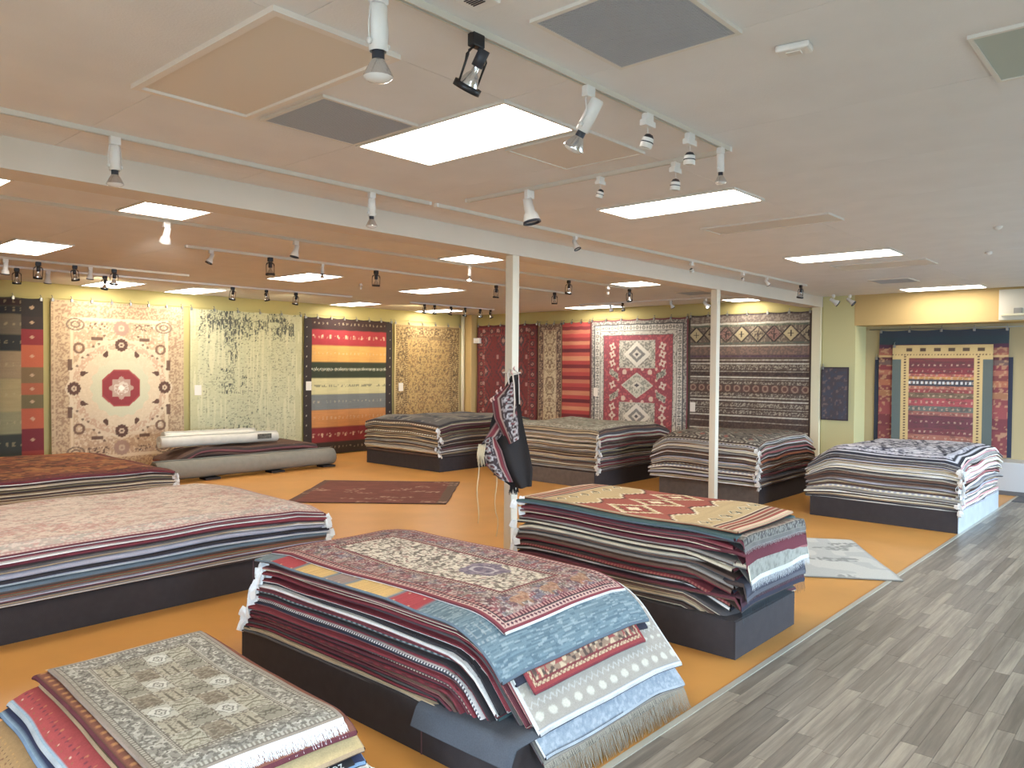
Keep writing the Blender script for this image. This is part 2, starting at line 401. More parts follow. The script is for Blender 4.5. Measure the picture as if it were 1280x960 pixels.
def unit(v): v = Vector(v); return v.normalized()
def lathe(bm, p, d, prof, n=16, mi=0):
    """prof: list of (distance along d, radius)"""
    d = unit(d); a = d.orthogonal().normalized(); b = d.cross(a); rings = []
    for s, r in prof:
        rings.append([bm.verts.new(Vector(p) + d * s + max(r, 1e-4) * (math.cos(q) * a + math.sin(q) * b)) for q in [2 * math.pi * k / n for k in range(n)]])
    for i in range(len(rings) - 1):
        for k in range(n):
            f = bm.faces.new((rings[i][k], rings[i][(k + 1) % n], rings[i + 1][(k + 1) % n], rings[i + 1][k])); f.smooth = True; f.material_index = mi
def lamp(name, prof, p, d, m_, t, n=16):
    bm = bmesh.new(); lathe(bm, p, d, prof, n); return bobj(name, bm, m_, t)

def head(kind, x, y, aim, label, s=1.0, lit=False, along=0, z=None, group=None):
    """one track spotlight: adapter in the rail, its yoke or stem, the housing and the lamp"""
    z0 = RZ if z is None else z
    t = empty('track_spotlight', (x, y, z0), along, label=label, cat='spotlight', group=group or ('black spotlights on the tracks' if kind == 'cage' else 'white spotlights on the tracks'))
    d = unit(aim); Rm = Matrix.Rotation(-along, 3, 'Z'); d = Rm @ d
    m_ = M_BLACK if kind == 'cage' else M_WHITE
    n = 14 if s > .9 and (x * .746 + y * .666) < 7 else 10
    face = M_LIT if lit else M_GLASS
    bm = bmesh.new(); box(bm, -.03 * s, .03 * s, -.018, .018, -.045 * s, .004, bev=.004); bobj('adapter', bm, m_, t)
    if kind == 'cage':                      # open wire cage with a ring around the lamp
        c = Vector((0, 0, -.12 * s)) ; sp = c - d * .05 * s
        side = d.cross(Vector((0, 0, 1)))
        side = side.normalized() if side.length > .1 else Vector((1, 0, 0))
        ring_c = c + d * .075 * s
        bm = bmesh.new()
        for sg in (-1, 1):
            for e in (-1, 1):
                a0 = Vector((0.012 * sg * s, .004 * e, -.045 * s)); mid = c * .8 + side * sg * .052 * s + d * .012 * e * s
                tube(bm, [a0, a0 * .4 + mid * .6 + side * sg * .012 * s, mid, ring_c + side * sg * .05 * s + d * (.004 * e)], .0035 * s, 6)
        bobj('cage_wires', bm, m_, t)
        lamp('cage_ring', [(-.012 * s, .048 * s), (-.012 * s, .054 * s), (.012 * s, .054 * s), (.012 * s, .048 * s), (-.012 * s, .048 * s)], ring_c, d, m_, t, n + 4)
        lamp('socket', [(-.07 * s, 0), (-.07 * s, .022 * s), (-.005 * s, .022 * s), (-.005 * s, 0)], c, d, M_SOCK, t, n)
        lamp('reflector_lamp', [(-.005 * s, .013 * s), (.015 * s, .014 * s), (.03 * s, .026 * s), (.075 * s, .045 * s), (.08 * s, .044 * s)], c, d, M_REFL, t, n)
        lamp('lamp_lens', [(.079 * s, .044 * s), (.086 * s, .03 * s), (.089 * s, .0)], c, d, face, t, n)
    elif kind == 'tube':                    # long cylinder on a two armed yoke with a protruding lamp
        c = Vector((0, 0, -.135 * s))
        side = d.cross(Vector((0, 0, 1))); side = side.normalized() if side.length > .1 else Vector((1, 0, 0))
        bm = bmesh.new()
        for sg in (-1, 1):
            tube(bm, [Vector((0, 0, -.04 * s)), Vector((0, 0, -.05 * s)) + side * sg * .03 * s, c + side * sg * .038 * s - d * .02 * s, c + side * sg * .036 * s + d * .035 * s], .003 * s, 6)
        bobj('yoke', bm, m_, t)
        lamp('housing', [(-.09 * s, 0), (-.088 * s, .024 * s), (-.08 * s, .03 * s), (.06 * s, .03 * s), (.06 * s, .026 * s), (.03 * s, .024 * s)], c, d, m_, t, n)
        for sg in (-1, 1):
            lamp('yoke_knob', [(0, 0), (0, .01 * s), (.012 * s, .01 * s), (.012 * s, 0)], c + d * .035 * s + side * sg * .03 * s, side * sg, m_, t, 8)
        lamp('lamp_neck', [(.03 * s, .02 * s), (.085 * s, .02 * s), (.09 * s, .022 * s)], c, d, M_SOCK, t, n)
        lamp('reflector_lamp', [(.085 * s, .02 * s), (.1 * s, .03 * s), (.135 * s, .048 * s), (.14 * s, .048 * s)], c, d, M_REFL, t, n + 2)
        lamp('lamp_lens', [(.139 * s, .048 * s), (.15 * s, .036 * s), (.156 * s, .016 * s), (.157 * s, 0)], c, d, face, t, n + 2)
    elif kind == 'bell':                    # cylinder flaring into a bell shade
        c = Vector((0, 0, -.1 * s))
        bm = bmesh.new(); tube(bm, [Vector((0, 0, -.04 * s)), Vector((0.012 * s, 0, -.06 * s)), c - d * .02 * s], .005 * s, 6); bobj('stem', bm, m_, t)
        lamp('housing', [(-.06 * s, 0), (-.058 * s, .026 * s), (.02 * s, .03 * s), (.04 * s, .042 * s), (.075 * s, .05 * s), (.08 * s, .048 * s), (.06 * s, .04 * s)], c, d, m_, t, n)
        lamp('shade_rim', [(.072 * s, .05 * s), (.085 * s, .052 * s), (.085 * s, .044 * s), (.072 * s, .044 * s)], c, d, M_SOCK if not lit else m_, t, n)
        lamp('lamp_lens', [(.07 * s, .045 * s), (.074 * s, .02 * s), (.075 * s, 0)], c, d, face, t, n)
    else:                                   # 'can': short canister under a thin stem
        c = Vector((0, 0, -.125 * s))
        bm = bmesh.new(); box(bm, -.045 * s, .045 * s, -.02, .02, -.06 * s, -.03 * s, bev=.004); bobj('transformer_box', bm, m_, t)
        bm = bmesh.new(); tube(bm, [Vector((0, 0, -.05 * s)), Vector((.004, 0, -.09 * s)), c - d * .01 * s], .003 * s, 6)
        bobj('stem', bm, m_, t)
        lamp('vent_cap', [(-.034 * s, 0), (-.028 * s, .018 * s), (-.015 * s, .026 * s), (-.012 * s, .027 * s)], c, d, M_SOCK, t, n)
        lamp('housing', [(-.012 * s, .028 * s), (.035 * s, .03 * s), (.036 * s, .026 * s), (.02 * s, .02 * s)], c, d, m_, t, n)
        lamp('housing_band', [(.006 * s, .029 * s), (.006 * s, .031 * s), (.011 * s, .031 * s), (.011 * s, .029 * s)], c, d, M_SOCK, t, n)
        lamp('lamp_lens', [(.03 * s, .026 * s), (.033 * s, .012 * s), (.034 * s, 0)], c, d, face, t, n)
    return t
DN = (0, 0, -1)
HEADS = [
 ('tube', 1.77, 2.235, (.02, .02, -1), 'largest white tube lamp at the top edge, nearest the camera', 1.12),
 ('cage', 2.27, 2.235, (-.05, .55, -.8), 'black wire-cage spotlight nearest the camera on the main track', 1.1),
 ('tube', 3.04, 2.235, (-.1, .6, -1), 'tilted white tube lamp between the two lit front panels', 1.1),
 ('can', 3.57, 2.235, (-.1, .3, -1), 'first small white canister lamp beyond the tilted tube lamp', 1.1),
 ('can', 4.02, 2.235, (0, .05, -1), 'second small white canister lamp beyond the tilted tube lamp', 1.1),
 ('tube', 4.4, 2.235, (.05, 0, -1), 'small white lamp at the far end of the main track', .75),
 ('bell', 4.53, 3.88, (.1, -.2, -1), 'white bell spotlight alone on the crossing track above the centre', 1.35),
 ('can', 4.53, 3.22, (-.1, .3, -1), 'small pale wire lamp in the middle of the crossing track', .9),
 ('can', 4.53, 2.62, (0, .1, -1), 'white canister lamp at the near end of the crossing track', 1.1),
 ('tube', 1.89, 4.87, (0, -.03, -1), 'white tube lamp in front of the beam at upper left', 1.4),
 ('tube', 3.8, 4.87, (0, 0, -1), 'white tube lamp in front of the beam, middle left', 1.3),
 ('bell', 6.42, 4.87, (.1, -.5, -1), 'white bell spotlight in front of the beam right of the first post', 1.05),
 ('can', 8.85, 4.87, (.3, -.2, -1), 'pale wire lamp in front of the beam left of the second post', 1.2),
 ('can', 10.3, 4.87, (.3, -.2, -1), 'pale lamp in front of the beam just right of the second post', 1.0),
 ('bell', 11.1, 4.87, (.8, -.3, -.8), 'pale sideways lamp in front of the beam right of the second post', .9),
 ('cage', 12.4, 4.87, (.1, .2, -1), 'black cage spotlight at the far end of the track before the beam', 1.4),
 ('bell', 3.34, 7.4, (.0, .5, -1), 'bright glowing white spotlight below the beam at upper left', 1.5, True),
 ('bell', 4.75, 7.4, (-.2, .1, -1), 'white bell spotlight with dark rim left of centre behind the beam', 1.35),
 ('tube', 7.42, 7.4, (0, .05, -1), 'small glowing lamp just left of the first post', .95, True),
 ('cage', 9.6, 7.4, (.2, .3, -1), 'black cage spotlight right of the first post, nearer of two', 1.4),
 ('can', 10.65, 7.4, (0, .2, -1), 'tiny white canister above the red medallion rug', 1.2),
 ('cage', 11.3, 7.4, (.4, .2, -1), 'black cage spotlight above the red medallion rug', 1.4),
 ('bell', 4.5, 8.8, (-.4, .1, -1), 'faint white bell spotlight left of the double black lamp', 1.2),
 ('cage', 5.28, 8.8, (0, 0, -1), 'larger black cage spotlight before the distressed wall rug', 1.5),
 ('tube', 6.05, 8.8, (0, 0, -1), 'white tube lamp crossing the lit panel before the rainbow rug', .9),
 ('cage', 6.95, 8.8, (.05, .1, -1), 'black cage spotlight above the rainbow wall rug', 1.5),
 ('cage', 9.45, 8.8, (0, .1, -1), 'black cage spotlight just left of the first post', 1.4),
 ('cage', 11.0, 8.8, (.1, .1, -1), 'black cage spotlight right of the first post, lower of two', 1.4),
 ('bell', 3.17, 11.68, (0, .2, -1), 'white bell spotlight at the left edge before the wall', 1.5),
 ('cage', 3.55, 11.68, (0, .2, -1), 'second black cage spotlight from the left edge', 1.5),
 ('cage', 4.0, 11.68, (.2, .2, -1), 'third black cage spotlight from the left edge', 1.4),
 ('bell', 4.2, 11.68, (0, .2, -1), 'white bell spotlight beside the third black cage lamp', 1.3),
 ('cage', 4.52, 11.68, (0, .3, -1), 'fourth black cage spotlight from the left edge', 1.5),
 ('cage', 3.58, 12.68, (.05, .2, -1), 'leftmost black cage spotlight near the left edge', 1.5),
 ('bell', 3.98, 12.68, (0, .2, -1), 'white bell spotlight below the second black cage lamp', 1.4),
 ('cage', 4.77, 12.68, (0, .3, -1), 'black cage spotlight hanging before the leftmost wall panel light', 1.4),
 ('cage', 6.88, 12.68, (0, .3, -1), 'left one of three black spotlights before the distressed rug', 1.5),
 ('cage', 7.53, 12.68, (.3, .1, -1), 'middle one of three black spotlights before the distressed rug', 1.3),
 ('cage', 8.14, 12.68, (0, .3, -1), 'right one of three black spotlights before the distressed rug', 1.5),
 ('cage', 11.4, 12.75, (0, .3, -1), 'leftmost black spotlight before the far corner light', 1.3),
 ('cage', 11.7, 12.75, (.2, .3, -1), 'second black spotlight before the far corner light', 1.3),
 ('cage', 12.2, 12.75, (-.2, .3, -1), 'third black spotlight before the far corner light', 1.3),
 ('cage', 12.65, 12.75, (0, .3, -1), 'fourth black spotlight before the far corner light', 1.3),
 ('cage', 13.15, 12.75, (.3, .1, -1), 'left one of the paired black spotlights in the far corner', 1.3),
 ('cage', 13.5, 12.75, (.4, -.1, -1), 'right one of the paired black spotlights in the far corner', 1.3),
 ('bell', 13.65, 9.4, (.4, 0, -1), 'dim bell spotlight before the red striped wall rug', 1.2),
 ('cage', 13.65, 9.1, (.4, 0, -1), 'black spotlight beside the dim bell near the striped rug', 1.1),
 ('bell', 13.65, 7.95, (.6, -.3, -1), 'pale bell spotlight above the right edge of the medallion rug', 1.2),
 ('bell', 13.65, 7.2, (.7, -.5, -.8), 'pale bell spotlight above the brown striped wall rug', 1.5),
 ('can', 7.9, 10.4, (0, 0, -1), 'tiny dark rod lamp hanging before the rainbow rug', .8),
 ('bell', 14.3, 5.02, (.5, -.8, -.6), 'left white flood lamp in the cluster right of the beam end', 1.6),
 ('bell', 14.5, 4.8, (.1, -.8, -.7), 'right white flood lamp in the cluster right of the beam end', 1.5),
]
for h in HEADS: head(*h[:5], s=(h[5] if h[2] < 4.6 else h[5] * .72), lit=len(h) > 6)

def spot(loc, tgt, watts, col, size=55, blend=.9, r=.05):
    ld = bpy.data.lights.new('spot_beam', 'SPOT'); ld.energy = watts * .7; ld.color = col; ld.spot_size = math.radians(size); ld.spot_blend = blend; ld.shadow_soft_size = r
    o = bpy.data.objects.new('spot_beam', ld); C.objects.link(o); o.location = loc
    o.rotation_euler = (Vector(tgt) - Vector(loc)).to_track_quat('-Z', 'Y').to_euler()
spot((4.77, 12.85, 3.2), (5.5, 14.9, 2.9), 60, (1, .82, .48), 95)
spot((3.34, 7.55, 3.2), (6.6, 14.9, 2.75), 230, (1, .95, .82), 30, .8)
spot((7.0, 12.85, 3.2), (7.3, 14.9, 2.75), 40, (.9, 1, .88), 90)
spot((8.14, 12.9, 3.2), (9.6, 14.9, 2.6), 55, (1, .84, .46), 90)
spot((11.6, 12.95, 3.2), (11.9, 14.9, 2.9), 60, (1, .80, .40), 95)
spot((12.65, 12.95, 3.2), (13.4, 14.9, 2.4), 60, (1, .82, .45), 85)
spot((13.3, 9.3, 3.2), (14.9, 9.6, 2.1), 30, (1, .96, .88), 85)
spot((13.4, 7.2, 3.2), (14.9, 6.6, 2.2), 28, (1, .95, .85), 90)
# ------------------------------------------------------------------ woven designs (numpy)
def hsh(i, j, s=0):
    x = np.sin(np.asarray(i) * 127.1 + np.asarray(j) * 311.7 + s * 74.7) * 43758.5453
    return x - np.floor(x)
def vn(x, y, s=0):
    xi, yi = np.floor(x), np.floor(y); fx, fy = x - xi, y - yi
    fx = fx * fx * (3 - 2 * fx); fy = fy * fy * (3 - 2 * fy)
    a = hsh(xi, yi, s) * (1 - fx) + hsh(xi + 1, yi, s) * fx
    b = hsh(xi, yi + 1, s) * (1 - fx) + hsh(xi + 1, yi + 1, s) * fx
    return a * (1 - fy) + b * fy
class Cv:
    def __init__(s, u, v, base):
        s.c = np.empty((len(u), 3)); s.c[:] = lin(base); s.u, s.v = u, v
    def p(s, mask, col, a=1.0):
        k = (np.asarray(mask, float) * a)[:, None]; s.c += k * (lin(col) - s.c); return s
    def mul(s, f): s.c *= np.asarray(f)[:, None]; return s
def frac(x): return x - np.floor(x)
def border(cv, w, l, spec):
    """spec from the outside in: (width, base, kind, colours)"""
    u, v = cv.u, cv.v
    du, dv = np.minimum(u, w - u), np.minimum(v, l - v); D = np.minimum(du, dv)
    al = np.where(du < dv, v - l / 2, u - w / 2)
    d0 = 0
    for bw_, base, kind, fg in spec:
        d1 = d0 + bw_; m_ = (D >= d0) & (D < d1); cv.p(m_, base); c = (D - d0) / bw_ - .5
        if kind == 'ros':
            per = bw_ * 1.3; a = (frac(al / per + .5) - .5) * per; r = np.hypot(a, c * bw_); an = np.arctan2(c * bw_, a)
            cv.p(m_ & (r < bw_ * (.36 + .07 * np.cos(8 * an))), fg[0]); cv.p(m_ & (r < .2 * bw_), fg[1]); cv.p(m_ & (r < .09 * bw_), fg[0])
            a2 = (frac(al / per) - .5) * per; cv.p(m_ & (np.abs(a2) / .14 / bw_ + np.abs(c) / .42 < 1), fg[-1])
        elif kind == 'tick': cv.p(m_ & (frac(al / bw_ / 1.1) < .5), fg[0])
        elif kind == 'dia':
            per = bw_ * 1.1; a = np.abs(frac(al / per) - .5); cv.p(m_ & (a + np.abs(c) < .42), fg[0]); cv.p(m_ & (a + np.abs(c) < .2), fg[-1])
        elif kind == 'zig':
            tr = np.abs(frac(al / bw_ / 1.6) - .5) * 2 - .5; cv.p(m_ & (np.abs(c - tr * .8) < .16), fg[0])
        elif kind == 'scroll':
            sw = .26 * np.sin(al / bw_ * 3.2); cv.p(m_ & (np.abs(c - sw) < .05), fg[0], .8)
            per = bw_ * 1.96 / 2; a = (frac(al / per) - .5) * per; k = np.where(np.sin(al / bw_ * 3.2) > 0, -1, 1)
            cv.p(m_ & (np.hypot(a / bw_, c - .18 * k) < .17), fg[-1]); cv.p(m_ & (np.hypot(a / bw_, c - .18 * k) < .07), fg[0])
            cv.p(m_ & (vn(al * 75, D * 75, 3) > .6), fg[0], .7); cv.p(m_ & (vn(al * 75, D * 75, 4) > .7), fg[-1], .7)
        elif kind == 'fleck':
            for q, col in enumerate(fg): cv.p(m_ & (vn(np.abs(al) * 42 + q * 17, D * 42, q + 5) > .62), col, .85)
        d0 = d1
    return D >= d0
def arab(cv, m_, w, l, s, cols, seed=1, sym=True, th=.06, sp=.68):
    u, v = cv.u, cv.v
    fx = np.abs(u - w / 2) if sym else u; fy = np.abs(v - l / 2) if sym else v
    n = vn(fx * s, fy * s, seed); n2 = vn(fx * s * 2.1 + 9, fy * s * 2.1, seed + 2)
    cv.p(m_ & (np.abs(n - .5) < th), cols[0], .85)
    cv.p(m_ & (n2 > sp), cols[1 % len(cols)], .85); cv.p(m_ & (n2 < 1 - sp - .04), cols[2 % len(cols)], .8)

def T_plain(col, fl=None, s=30, amt=.5):
    def f(u, v, w, l):
        cv = Cv(u, v, col)
        cv.mul(.9 + .2 * vn(u * 9, v * 9, 2))
        if fl is not None: cv.p(vn(u * s, v * s, 4) > .66, fl, amt)
        return cv.c
    return f
def T_persian(u, v, w, l):                       # ivory field, mottled red and blue border, animal figures at the front
    cv = Cv(u, v, (206, 196, 176))
    inn = border(cv, w, l, [(.022, (128, 44, 58), '', 0), (.03, (196, 164, 150), 'dia', [(110, 38, 52), (40, 40, 66)]), (.014, (60, 44, 50), '', 0),
        (.026, (180, 130, 120), 'tick', [(96, 34, 48)]), (.19, (134, 92, 92), '', 0), (.02, (66, 44, 44), 'tick', [(196, 170, 150)]), (.02, (120, 60, 64), '', 0)])
    du, dv = np.minimum(u, w - u), np.minimum(v, l - v); D = np.minimum(du, dv); mb = (D > .092) & (D < .282)
    for q, (col, t_) in enumerate((((98, 118, 136), .6), ((150, 62, 70), .6), ((176, 160, 146), .66), ((66, 46, 52), .64), ((120, 120, 104), .7))):
        cv.p(mb & (vn(u * 21 + q * 31, v * 27, q + 8) > t_), col, .55)
    cv.p(mb & (vn(u * 90, v * 90, 21) > .6), (82, 58, 64), .5); cv.p(mb & (vn(u * 90, v * 90, 22) > .72), (206, 190, 176), .6)
    for cx in (.28, .52, .78):                   # tan animals in the front border
        x = (u - cx * w) / .075; y = (v - .185) / .045
        body = (x * x + (y * 1.1) ** 2 < 1) | ((np.abs(np.abs(x) - .55) < .16) & (y < 0) & (y > -1.6)) | ((x > .6) & (x < 1.25) & (y > .1) & (y < 1.3))
        cv.p(body, (176, 130, 92), .7); cv.p(body & (vn(u * 70, v * 70, 3) > .6), (120, 74, 52), .6)
    # dense fish-scale arabesque on the ivory field
    s = 26; n = vn(u * s, v * s, 31); n2 = vn(u * s * 1.7 + 5, v * s * 1.7, 32)
    cv.p(inn & (np.abs(n - .5) < .075), (92, 82, 74), .85); cv.p(inn & (n2 > .68), (104, 90, 82), .8); cv.p(inn & (n2 < .2), (138, 80, 84), .6)
    cv.p(inn & (vn(u * 60, v * 60, 33) > .7), (80, 74, 70), .6)
    x = (u - .56 * w) / .16; y = (v - .34 * l) / .19; r = np.hypot(x, y) + .18 * (vn(u * 20, v * 20, 40) - .5) * 2
    cv.p(inn & (r < .85), (122, 108, 124), .9); cv.p(inn & (r < .85) & (vn(u * 50, v * 50, 41) > .6), (86, 74, 96), .7); cv.p(inn & (np.abs(r - .45) < .08), (196, 188, 186), .6)
    return cv.c
def T_rainbow(u, v, w, l):                        # bands across: blue grey front, red, yellow, taupe, yellow, red, blue
    cv = Cv(u, v, (104, 128, 138)); f = v / l + .01 * (vn(u * 12, v * 3, 5) - .5)
    for a, b, c_ in ((.29, .40, (168, 52, 60)), (.40, .57, (206, 168, 96)), (.57, .66, (148, 128, 120)), (.66, .80, (206, 168, 96)), (.80, .92, (170, 54, 60)), (.92, 1.1, (110, 128, 136))):
        k = np.clip((f - a) / .012, 0, 1) * np.clip((b - f) / .012, 0, 1); cv.p(k, c_)
    st = vn(u * 6, v * 160, 6); cv.mul(.86 + .28 * st)
    lo = f < .29
    cv.p(lo & (vn(u * 18, v * 210, 9) > .62), (70, 96, 112), .7); cv.p(lo & (vn(u * 22, v * 190, 10) > .72), (156, 172, 176), .6)
    a = frac(u / .11) - .5; cv.p(lo & (np.abs(v - .30) < .05) & (np.abs(np.abs(a) - .3) < .04), (162, 168, 164), .5)
    cv.p(lo & (np.abs(v - .22) < .006) & (frac(u / .03) < .5), (174, 180, 178), .5)
    cv.p((f > .3) & (frac(u / .12) < .08) & (frac(v / .13) < .12), (220, 200, 150), .5)
    return cv.c
def T_redkilim(u, v, w, l):
    cv = Cv(u, v, (150, 60, 58))
    inn = border(cv, w, l, [(.02, (150, 46, 48), '', 0), (.022, (196, 172, 132), 'zig', [(120, 44, 48)]), (.01, (120, 40, 44), '', 0), (.05, (150, 120, 96), 'fleck', [(160, 52, 54), (64, 50, 44), (208, 184, 146)]), (.012, (150, 46, 48), '', 0), (.05, (166, 66, 60), 'ros', [(206, 178, 138), (66, 60, 74), (120, 40, 44)]), (.015, (60, 46, 44), '', 0)])
    arab(cv, inn, w, l, 22, [(196, 160, 120), (70, 60, 70), (190, 140, 100)])
    return cv.c
def T_ikat(u, v, w, l):                          # beige grey with rows of pale ovals and zigzags
    cv = Cv(u, v, (164, 156, 144)); cv.mul(.94 + .12 * vn(u * 20, v * 20, 1))
    for y0, per, rx, ry, off in ((.07, .105, .034, .026, 0), (.20, .075, .02, .013, .3), (.30, .105, .034, .026, .5), (.40, .075, .018, .012, 0), (.47, .06, .018, .016, .3)):
        a = (frac(u / per + off) - .5) * per
        e = np.hypot(a / rx, (v - y0) / ry) + .25 * (vn(u * 90, v * 90, 4) - .5); cv.p(np.clip((1 - e) * 4, 0, 1), (206, 202, 186), .85)
    for y0 in (.135, .255, .355):
        tr = (np.abs(frac(u / .05) - .5) * 2 - .5) * .03; cv.p(np.abs(v - y0 - tr) < .005, (196, 192, 184), .8)
    cv.p((v < .014) | (u < .014) | (w - u < .014), (208, 210, 210)); cv.p((np.abs(v - .016) < .003) | (np.abs(u - .018) < .003), (150, 150, 150))
    return cv.c
def T_paleblue(u, v, w, l):
    cv = Cv(u, v, (156, 168, 180)); cv.p(vn(u * 60, v * 90, 3) > .62, (182, 190, 198), .8); cv.p(vn(u * 52, v * 60, 5) > .7, (132, 148, 164), .6)
    cv.p((v < .012) & (frac(u / .012) < .5), (70, 72, 80)); return cv.c
def T_kilim(u, v, w, l):                         # red and tan stepped kilim (front pile to the right)
    RED, TAN, CRM, DK = (158, 76, 58), (190, 164, 116), (222, 208, 172), (92, 52, 44)
    cv = Cv(u, v, TAN); m_ = np.abs(v - l / 2); L2 = l / 2
    # end stripes
    e = L2 - m_
    for a, b, c_ in ((0, .025, (214, 176, 150)), (.025, .05, CRM), (.05, .085, RED), (.085, .1, CRM), (.1, .135, (128, 74, 52)), (.135, .15, CRM), (.15, .185, RED), (.185, .2, CRM), (.2, .225, DK), (.225, .24, CRM)):
        cv.p((e >= a) & (e < b), c_)
    st = .026
    uu = np.floor(u / st) * st; vv = np.floor(m_ / st) * st
    per = w / 3; tri = np.abs(frac(uu / per) - .5) * 2            # 0..1
    edge = .27 * L2 + tri * .14
    fld = e > .24
    cv.p(fld & (vv < edge + .06), CRM); cv.p(fld & (vv < edge + .034), DK); cv.p(fld & (vv < edge + .01), RED)
    # comb edge
    # centre medallions
    for k in range(3):
        cx = (k + .5) * w / 3; d_ = np.abs(np.floor((u - cx) / .016) * .016) / (w / 6.4) + np.abs(np.floor(m_ / .016) * .016) / .26
        cv.p(fld & (d_ < 1.0), CRM); cv.p(fld & (d_ < .86), TAN); cv.p(fld & (d_ < .7), DK); cv.p(fld & (d_ < .62), (150, 60, 48)); cv.p(fld & (d_ < .3), CRM)
    # small hooked boxes in the tan area
    yy = m_ - .66 * L2; per = w / 6; a = (frac(u / per) - .5) * per
    dd = np.maximum(np.abs(a), np.abs(yy)); d2 = np.abs(a) + np.abs(yy)
    cv.p(fld & (d2 < .06), CRM); cv.p(fld & (d2 < .046), (96, 100, 84)); cv.p(fld & (d2 < .032), TAN); cv.p(fld & (np.abs(a - .03) < .012) & (np.abs(yy - .03) < .03), (90, 84, 68))
    cv.mul(.92 + .14 * vn(u * 4, v * 90, 6)); return cv.c
def border_end(u, v, w, l):
    cv = Cv(u, v, (84, 76, 70)); border(cv, w, l, [(.012, (130, 124, 112), '', 0), (.05, (70, 64, 62), 'scroll', [(140, 136, 124), (110, 104, 94)]), (.012, (160, 152, 140), '', 0), (.03, (90, 50, 54), 'tick', [(150, 140, 128)])]); return cv.c
def T_pink(u, v, w, l):                          # pale ivory pink with faded sprays
    cv = Cv(u, v, (216, 200, 184)); cv.mul(.95 + .1 * vn(u * 3, v * 3, 9))
    inn = border(cv, w, l, [(.012, (176, 120, 116), '', 0), (.03, (206, 186, 176), 'tick', [(190, 150, 146)]), (.012, (176, 140, 134), '', 0), (.15, (214, 200, 188), 'fleck', [(196, 150, 142), (170, 166, 156), (186, 172, 160)]), (.012, (184, 148, 140), '', 0), (.03, (208, 192, 180), 'dia', [(184, 160, 150)])])
    for q, (col, t_, s) in enumerate((((186, 148, 138), .68, 14), ((164, 160, 148), .7, 16), ((196, 160, 146), .66, 24), ((176, 158, 138), .74, 32))):
        cv.p(inn & (vn(u * s + q * 9, v * s * 1.4, q + 50) > t_) & (vn(u * 60, v * 60, q) > .42), col, .7)
    mk = vn(u * 3.2, v * 4, 61) > .66; cv.p(inn & mk & (vn(u * 45, v * 45, 62) > .5), (190, 132, 124), .55)
    return cv.c
def T_rust(u, v, w, l):
    cv = Cv(u, v, (138, 74, 40)); inn = border(cv, w, l, [(.14, (108, 44, 36), 'fleck', [(130, 60, 40), (80, 40, 34)]), (.03, (80, 40, 30), '', 0)])
    for q, (col, t_, s) in enumerate((((168, 104, 48), .55, 5), ((92, 52, 36), .66, 7), ((180, 120, 60), .72, 12), ((60, 38, 30), .78, 18))):
        cv.p(inn & (vn(u * s + q * 9, v * s, q + 70) > t_), col, .75)
    return cv.c
def T_garden(u, v, w, l):                        # grey beige panel rug
    cv = Cv(u, v, (158, 152, 136))
    g1 = (104, 98, 86)
    inn = border(cv, w, l, [(.016, (150, 138, 124), '', 0), (.004, g1, '', 0), (.018, (178, 172, 156), 'tick', [(128, 120, 106)]), (.004, g1, '', 0), (.085, (146, 142, 130), 'scroll', [(96, 92, 84), (196, 192, 178)]), (.004, g1, '', 0), (.016, (180, 174, 158), 'dia', [(120, 112, 98)]), (.005, g1, '', 0)])
    x0 = .152; W_, L_ = w - 2 * x0, l - 2 * x0; nx, ny = 4, 7
    a = (u - x0) / W_ * nx; b = (v - x0) / L_ * ny; i, j = np.floor(a), np.floor(b); fa, fb = a - i - .5, b - j - .5
    gut = (np.abs(fa) > .46) | (np.abs(fb) > .45); k = np.mod(i + 2 * j, 5)
    cx, cy = W_ / nx, L_ / ny; X, Y = np.abs(fa) * cx, fb * cy; r = np.hypot(X, Y)
    base = {0: (178, 174, 154), 1: (142, 132, 112), 2: (172, 164, 142), 3: (150, 146, 128), 4: (184, 182, 166)}
    fg = {0: (118, 112, 92), 1: (104, 92, 76), 2: (110, 102, 86), 3: (96, 90, 76), 4: (74, 70, 60)}
    for q in range(5):
        mq = inn & (k == q); cv.p(mq, base[q])
        n = vn(X * 95 + i * 0, (fb * cy) * 95 + q * 5, q + 3)
        if q == 0: cv.p(mq & (np.abs(np.abs(Y) - .5 * X - .01) < .006), fg[q]); cv.p(mq & (n > .6), fg[q], .6)
        if q == 1: cv.p(mq & (n > .55), fg[q], .7); cv.p(mq & (n < .2), (170, 158, 136), .8)
        if q == 2: cv.p(mq & (np.abs(X - .022) < .005) & (Y < .03), fg[q]); cv.p(mq & (n > .64), fg[q], .7)
        if q == 3: cv.p(mq & (np.abs(np.sin(X * 130) * .02 - Y) < .006), fg[q]); cv.p(mq & (n > .6), fg[q], .7)
        if q == 4:
            e = np.hypot(X / (cx * .44), Y / (cy * .36)) + .5 * (vn(X * 60, Y * 60, 4) - .5); cv.p(mq & (e < 1), (206, 206, 194)); cv.p(mq & (np.abs(e - .95) < .07), fg[q], .6)
            cv.p(mq & (e < .55), fg[q], .75); cv.p(mq & (e < .36), (196, 194, 180)); cv.p(mq & (e < .16), fg[q])
    cv.p(inn & gut, (182, 176, 158)); cv.p(inn & gut & (vn(u * 110, v * 110, 9) > .5), (110, 102, 88), .9)
    cv.mul(.95 + .1 * vn(u * 40, v * 40, 2)); return cv.c
